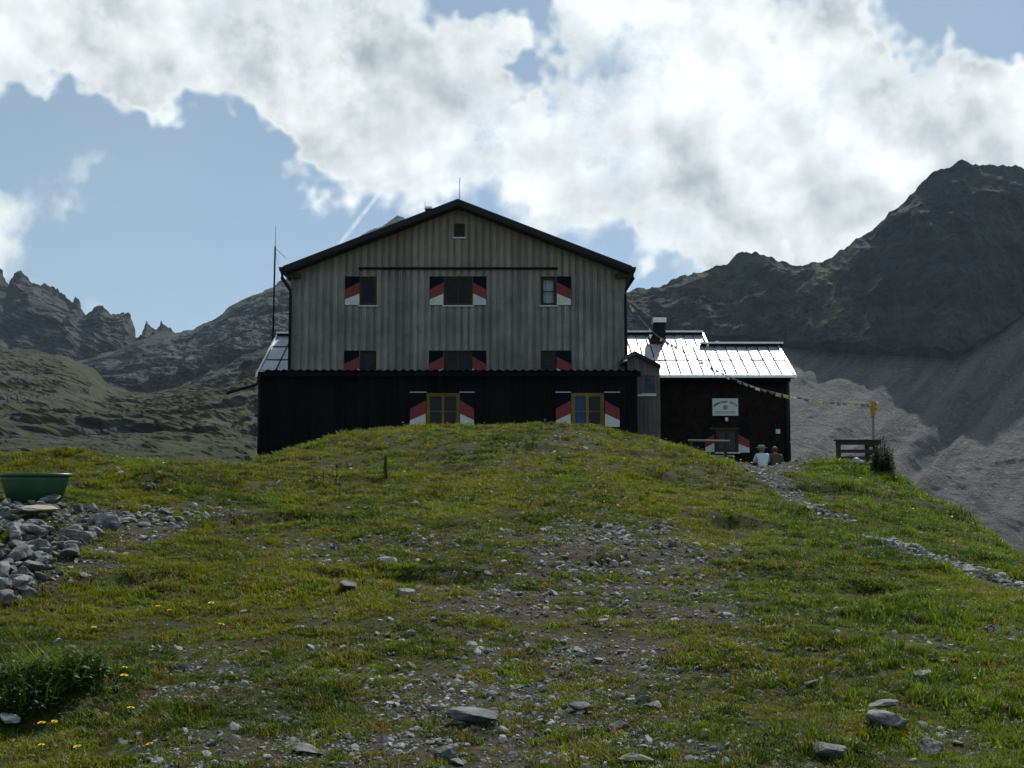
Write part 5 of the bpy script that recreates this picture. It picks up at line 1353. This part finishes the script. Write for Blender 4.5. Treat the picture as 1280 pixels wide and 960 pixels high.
def stems(root, n, r_, h, mat, seed, name="stem", tip=.4):
    rs = random.Random(seed); o = ORG[root.name]
    for _ in range(n):
        a = rs.uniform(0, 6.283); rr = r_ * math.sqrt(rs.random()); b_ = o + Vector((rr * math.cos(a), rr * math.sin(a), -.03)); hh = h * rs.uniform(.65, 1.05)
        MB().tube([b_, b_ + Vector((rs.uniform(-.06, .06), rs.uniform(-.06, .06), hh))], [.008, .004], 5).build(name, mat, root)
p = G(58, 905); p.z -= .02
for i, (a, b, s) in enumerate(((70, 850, 1.0), (35, 880, .85), (100, 840, .8), (20, 850, .7))):
    c = G(a, b + 10)
    pl = plant("leafy_clump", ["tallest dark green leafy clump in the lower left corner", "dark leafy clump nearest the white stone at lower left", "bright leafed clump right of the tallest dark clump", "leafy clump at the left frame edge above the white stone"][i], "plant", c, "leafy clumps in the lower left corner")
    leafy(pl, int(650 * s), .23 * s, .27 * s, .055, [M_lush, M_darkleaf, M_lush, M_herb][i], 70 + i); tf = tuft(170 + i, int(150 * s), .30 * s, .20 * s, .007, M_lush, 1.0); link('long_grass', tf, pl); stems(pl, 7, .13 * s, .2 * s, M_darkleaf, 90 + i)
c = G(481, 606); pl = plant("dock_plant", "single tall dark seed spike standing on the left of the knoll", "plant", c)
MB().tube([c - Vector((0, 0, .03)), c + Vector((.01, 0, .45))], [.008, .005], 6).build("stalk", M_dry, pl)
M_seed = simple("dark_seed_heads", (0.035, 0.035, 0.015), 0.9)
rs = random.Random(5); v, f = [], []
for k in range(260):
    z_ = .10 + .40 * rs.random(); rr = .034 * (1 - ((z_ - .1) / .40) * .7); a = rs.uniform(0, 6.28); q = c + Vector((rr * math.cos(a), rr * math.sin(a), z_)); i = len(v)
    v += [q, q + Vector((.018, 0, .008)), q + Vector((-.004, .012, .018)), q + Vector((0, -.008, .022))]; f += [(i, i + 1, i + 2), (i, i + 2, i + 3), (i, i + 3, i + 1)]
MB().add(v, f).build("seed_spike", M_seed, pl); leafy(pl, 40, .10, .05, .09, M_herb, 8, "basal_leaves")
for i, (a, b, h) in enumerate(((392, 601, .22), (404, 603, .24), (421, 602, .28))):
    c = G(a, b + 4); pl = plant("thistle", ["leftmost small mauve thistle on the left flank of the knoll", "middle mauve thistle of three on the left flank", "tallest dark thistle, right of the mauve ones"][i], "plant", c, "thistles on the left flank")
    MB().tube([c - Vector((0, 0, .02)), c + Vector((0, 0, h))], [.009, .006], 6).build("stalk", M_darkleaf, pl)
    MB().tube([c + Vector((0, 0, h)), c + Vector((0, 0, h + .03)), c + Vector((0, 0, h + .055))], [.012, .028, .022], 8).build("flower_head", M_fp if i < 2 else M_seed, pl)
    leafy(pl, 50, .07, h * .8, .07, M_darkleaf, 30 + i)
for i, (a, b, h, r_) in enumerate(((1103, 600, 1.15, .17), (1110, 604, .85, .15), (1097, 588, .6, .15))):
    y_ = 34.6; c = Vector((X(a, y_, 590), y_, 0)); c.z = gz(c.x, c.y)
    pl = plant("nettle_stand", ["tallest stand of dark nettles at the right end of the fence", "lower dark nettles sloping down right of the tallest stand", "dark nettles directly against the fence post"][i], "plant", c, "nettles by the fence")
    stems(pl, 14, r_, h, M_darkleaf, 40 + i); leafy(pl, 600, r_ * 1.15, h * .9, .10, M_nettle, 60 + i)
DAND = [(15, 737), (27, 728), (53, 737), (197, 762), (212, 766), (264, 762), (273, 789), (154, 842), (154, 857), (162, 896), (67, 909), (53, 915), (67, 918), (52, 940), (100, 945), (191, 941), (118, 789), (249, 766)]
first = None
for a, b in DAND:
    c = G(a, b + 6)
    if first is None:
        first = plant("yellow_flower", "small yellow dandelion-like flower in the grass on the left", "flower", c, "yellow flowers in the left hand grass")
        MB().tube([c - Vector((0, 0, .01)), c + Vector((0, 0, .075))], [.0035, .003], 5).build("stalk", M_lush, first)
        v, f = [], []
        for ring in range(3):
            for k in range(12):
                an = k * math.pi / 6 + ring * .26; L = .024 - ring * .006; el = .25 + ring * .4; i = len(v); o_ = c + Vector((0, 0, .075))
                d = Vector((math.cos(an) * math.cos(el), math.sin(an) * math.cos(el), math.sin(el))); s = Vector((-math.sin(an), math.cos(an), 0)) * .005
                v += [o_, o_ + d * L + s, o_ + d * L - s]; f.append((i, i + 1, i + 2))
        MB().add(v, f).build("flower_head", M_fy, first)
        parts = list(first.children)
    else:
        r2 = first.copy(); scene.collection.objects.link(r2); r2.location = c; r2.rotation_euler = (random.uniform(-.25, .1), random.uniform(-.2, .2), random.uniform(0, 6)); k_ = random.uniform(.8, 1.25); r2.scale = (k_, k_, k_)
        for ch_ in parts:
            d_ = ch_.copy(); scene.collection.objects.link(d_); d_.parent = r2
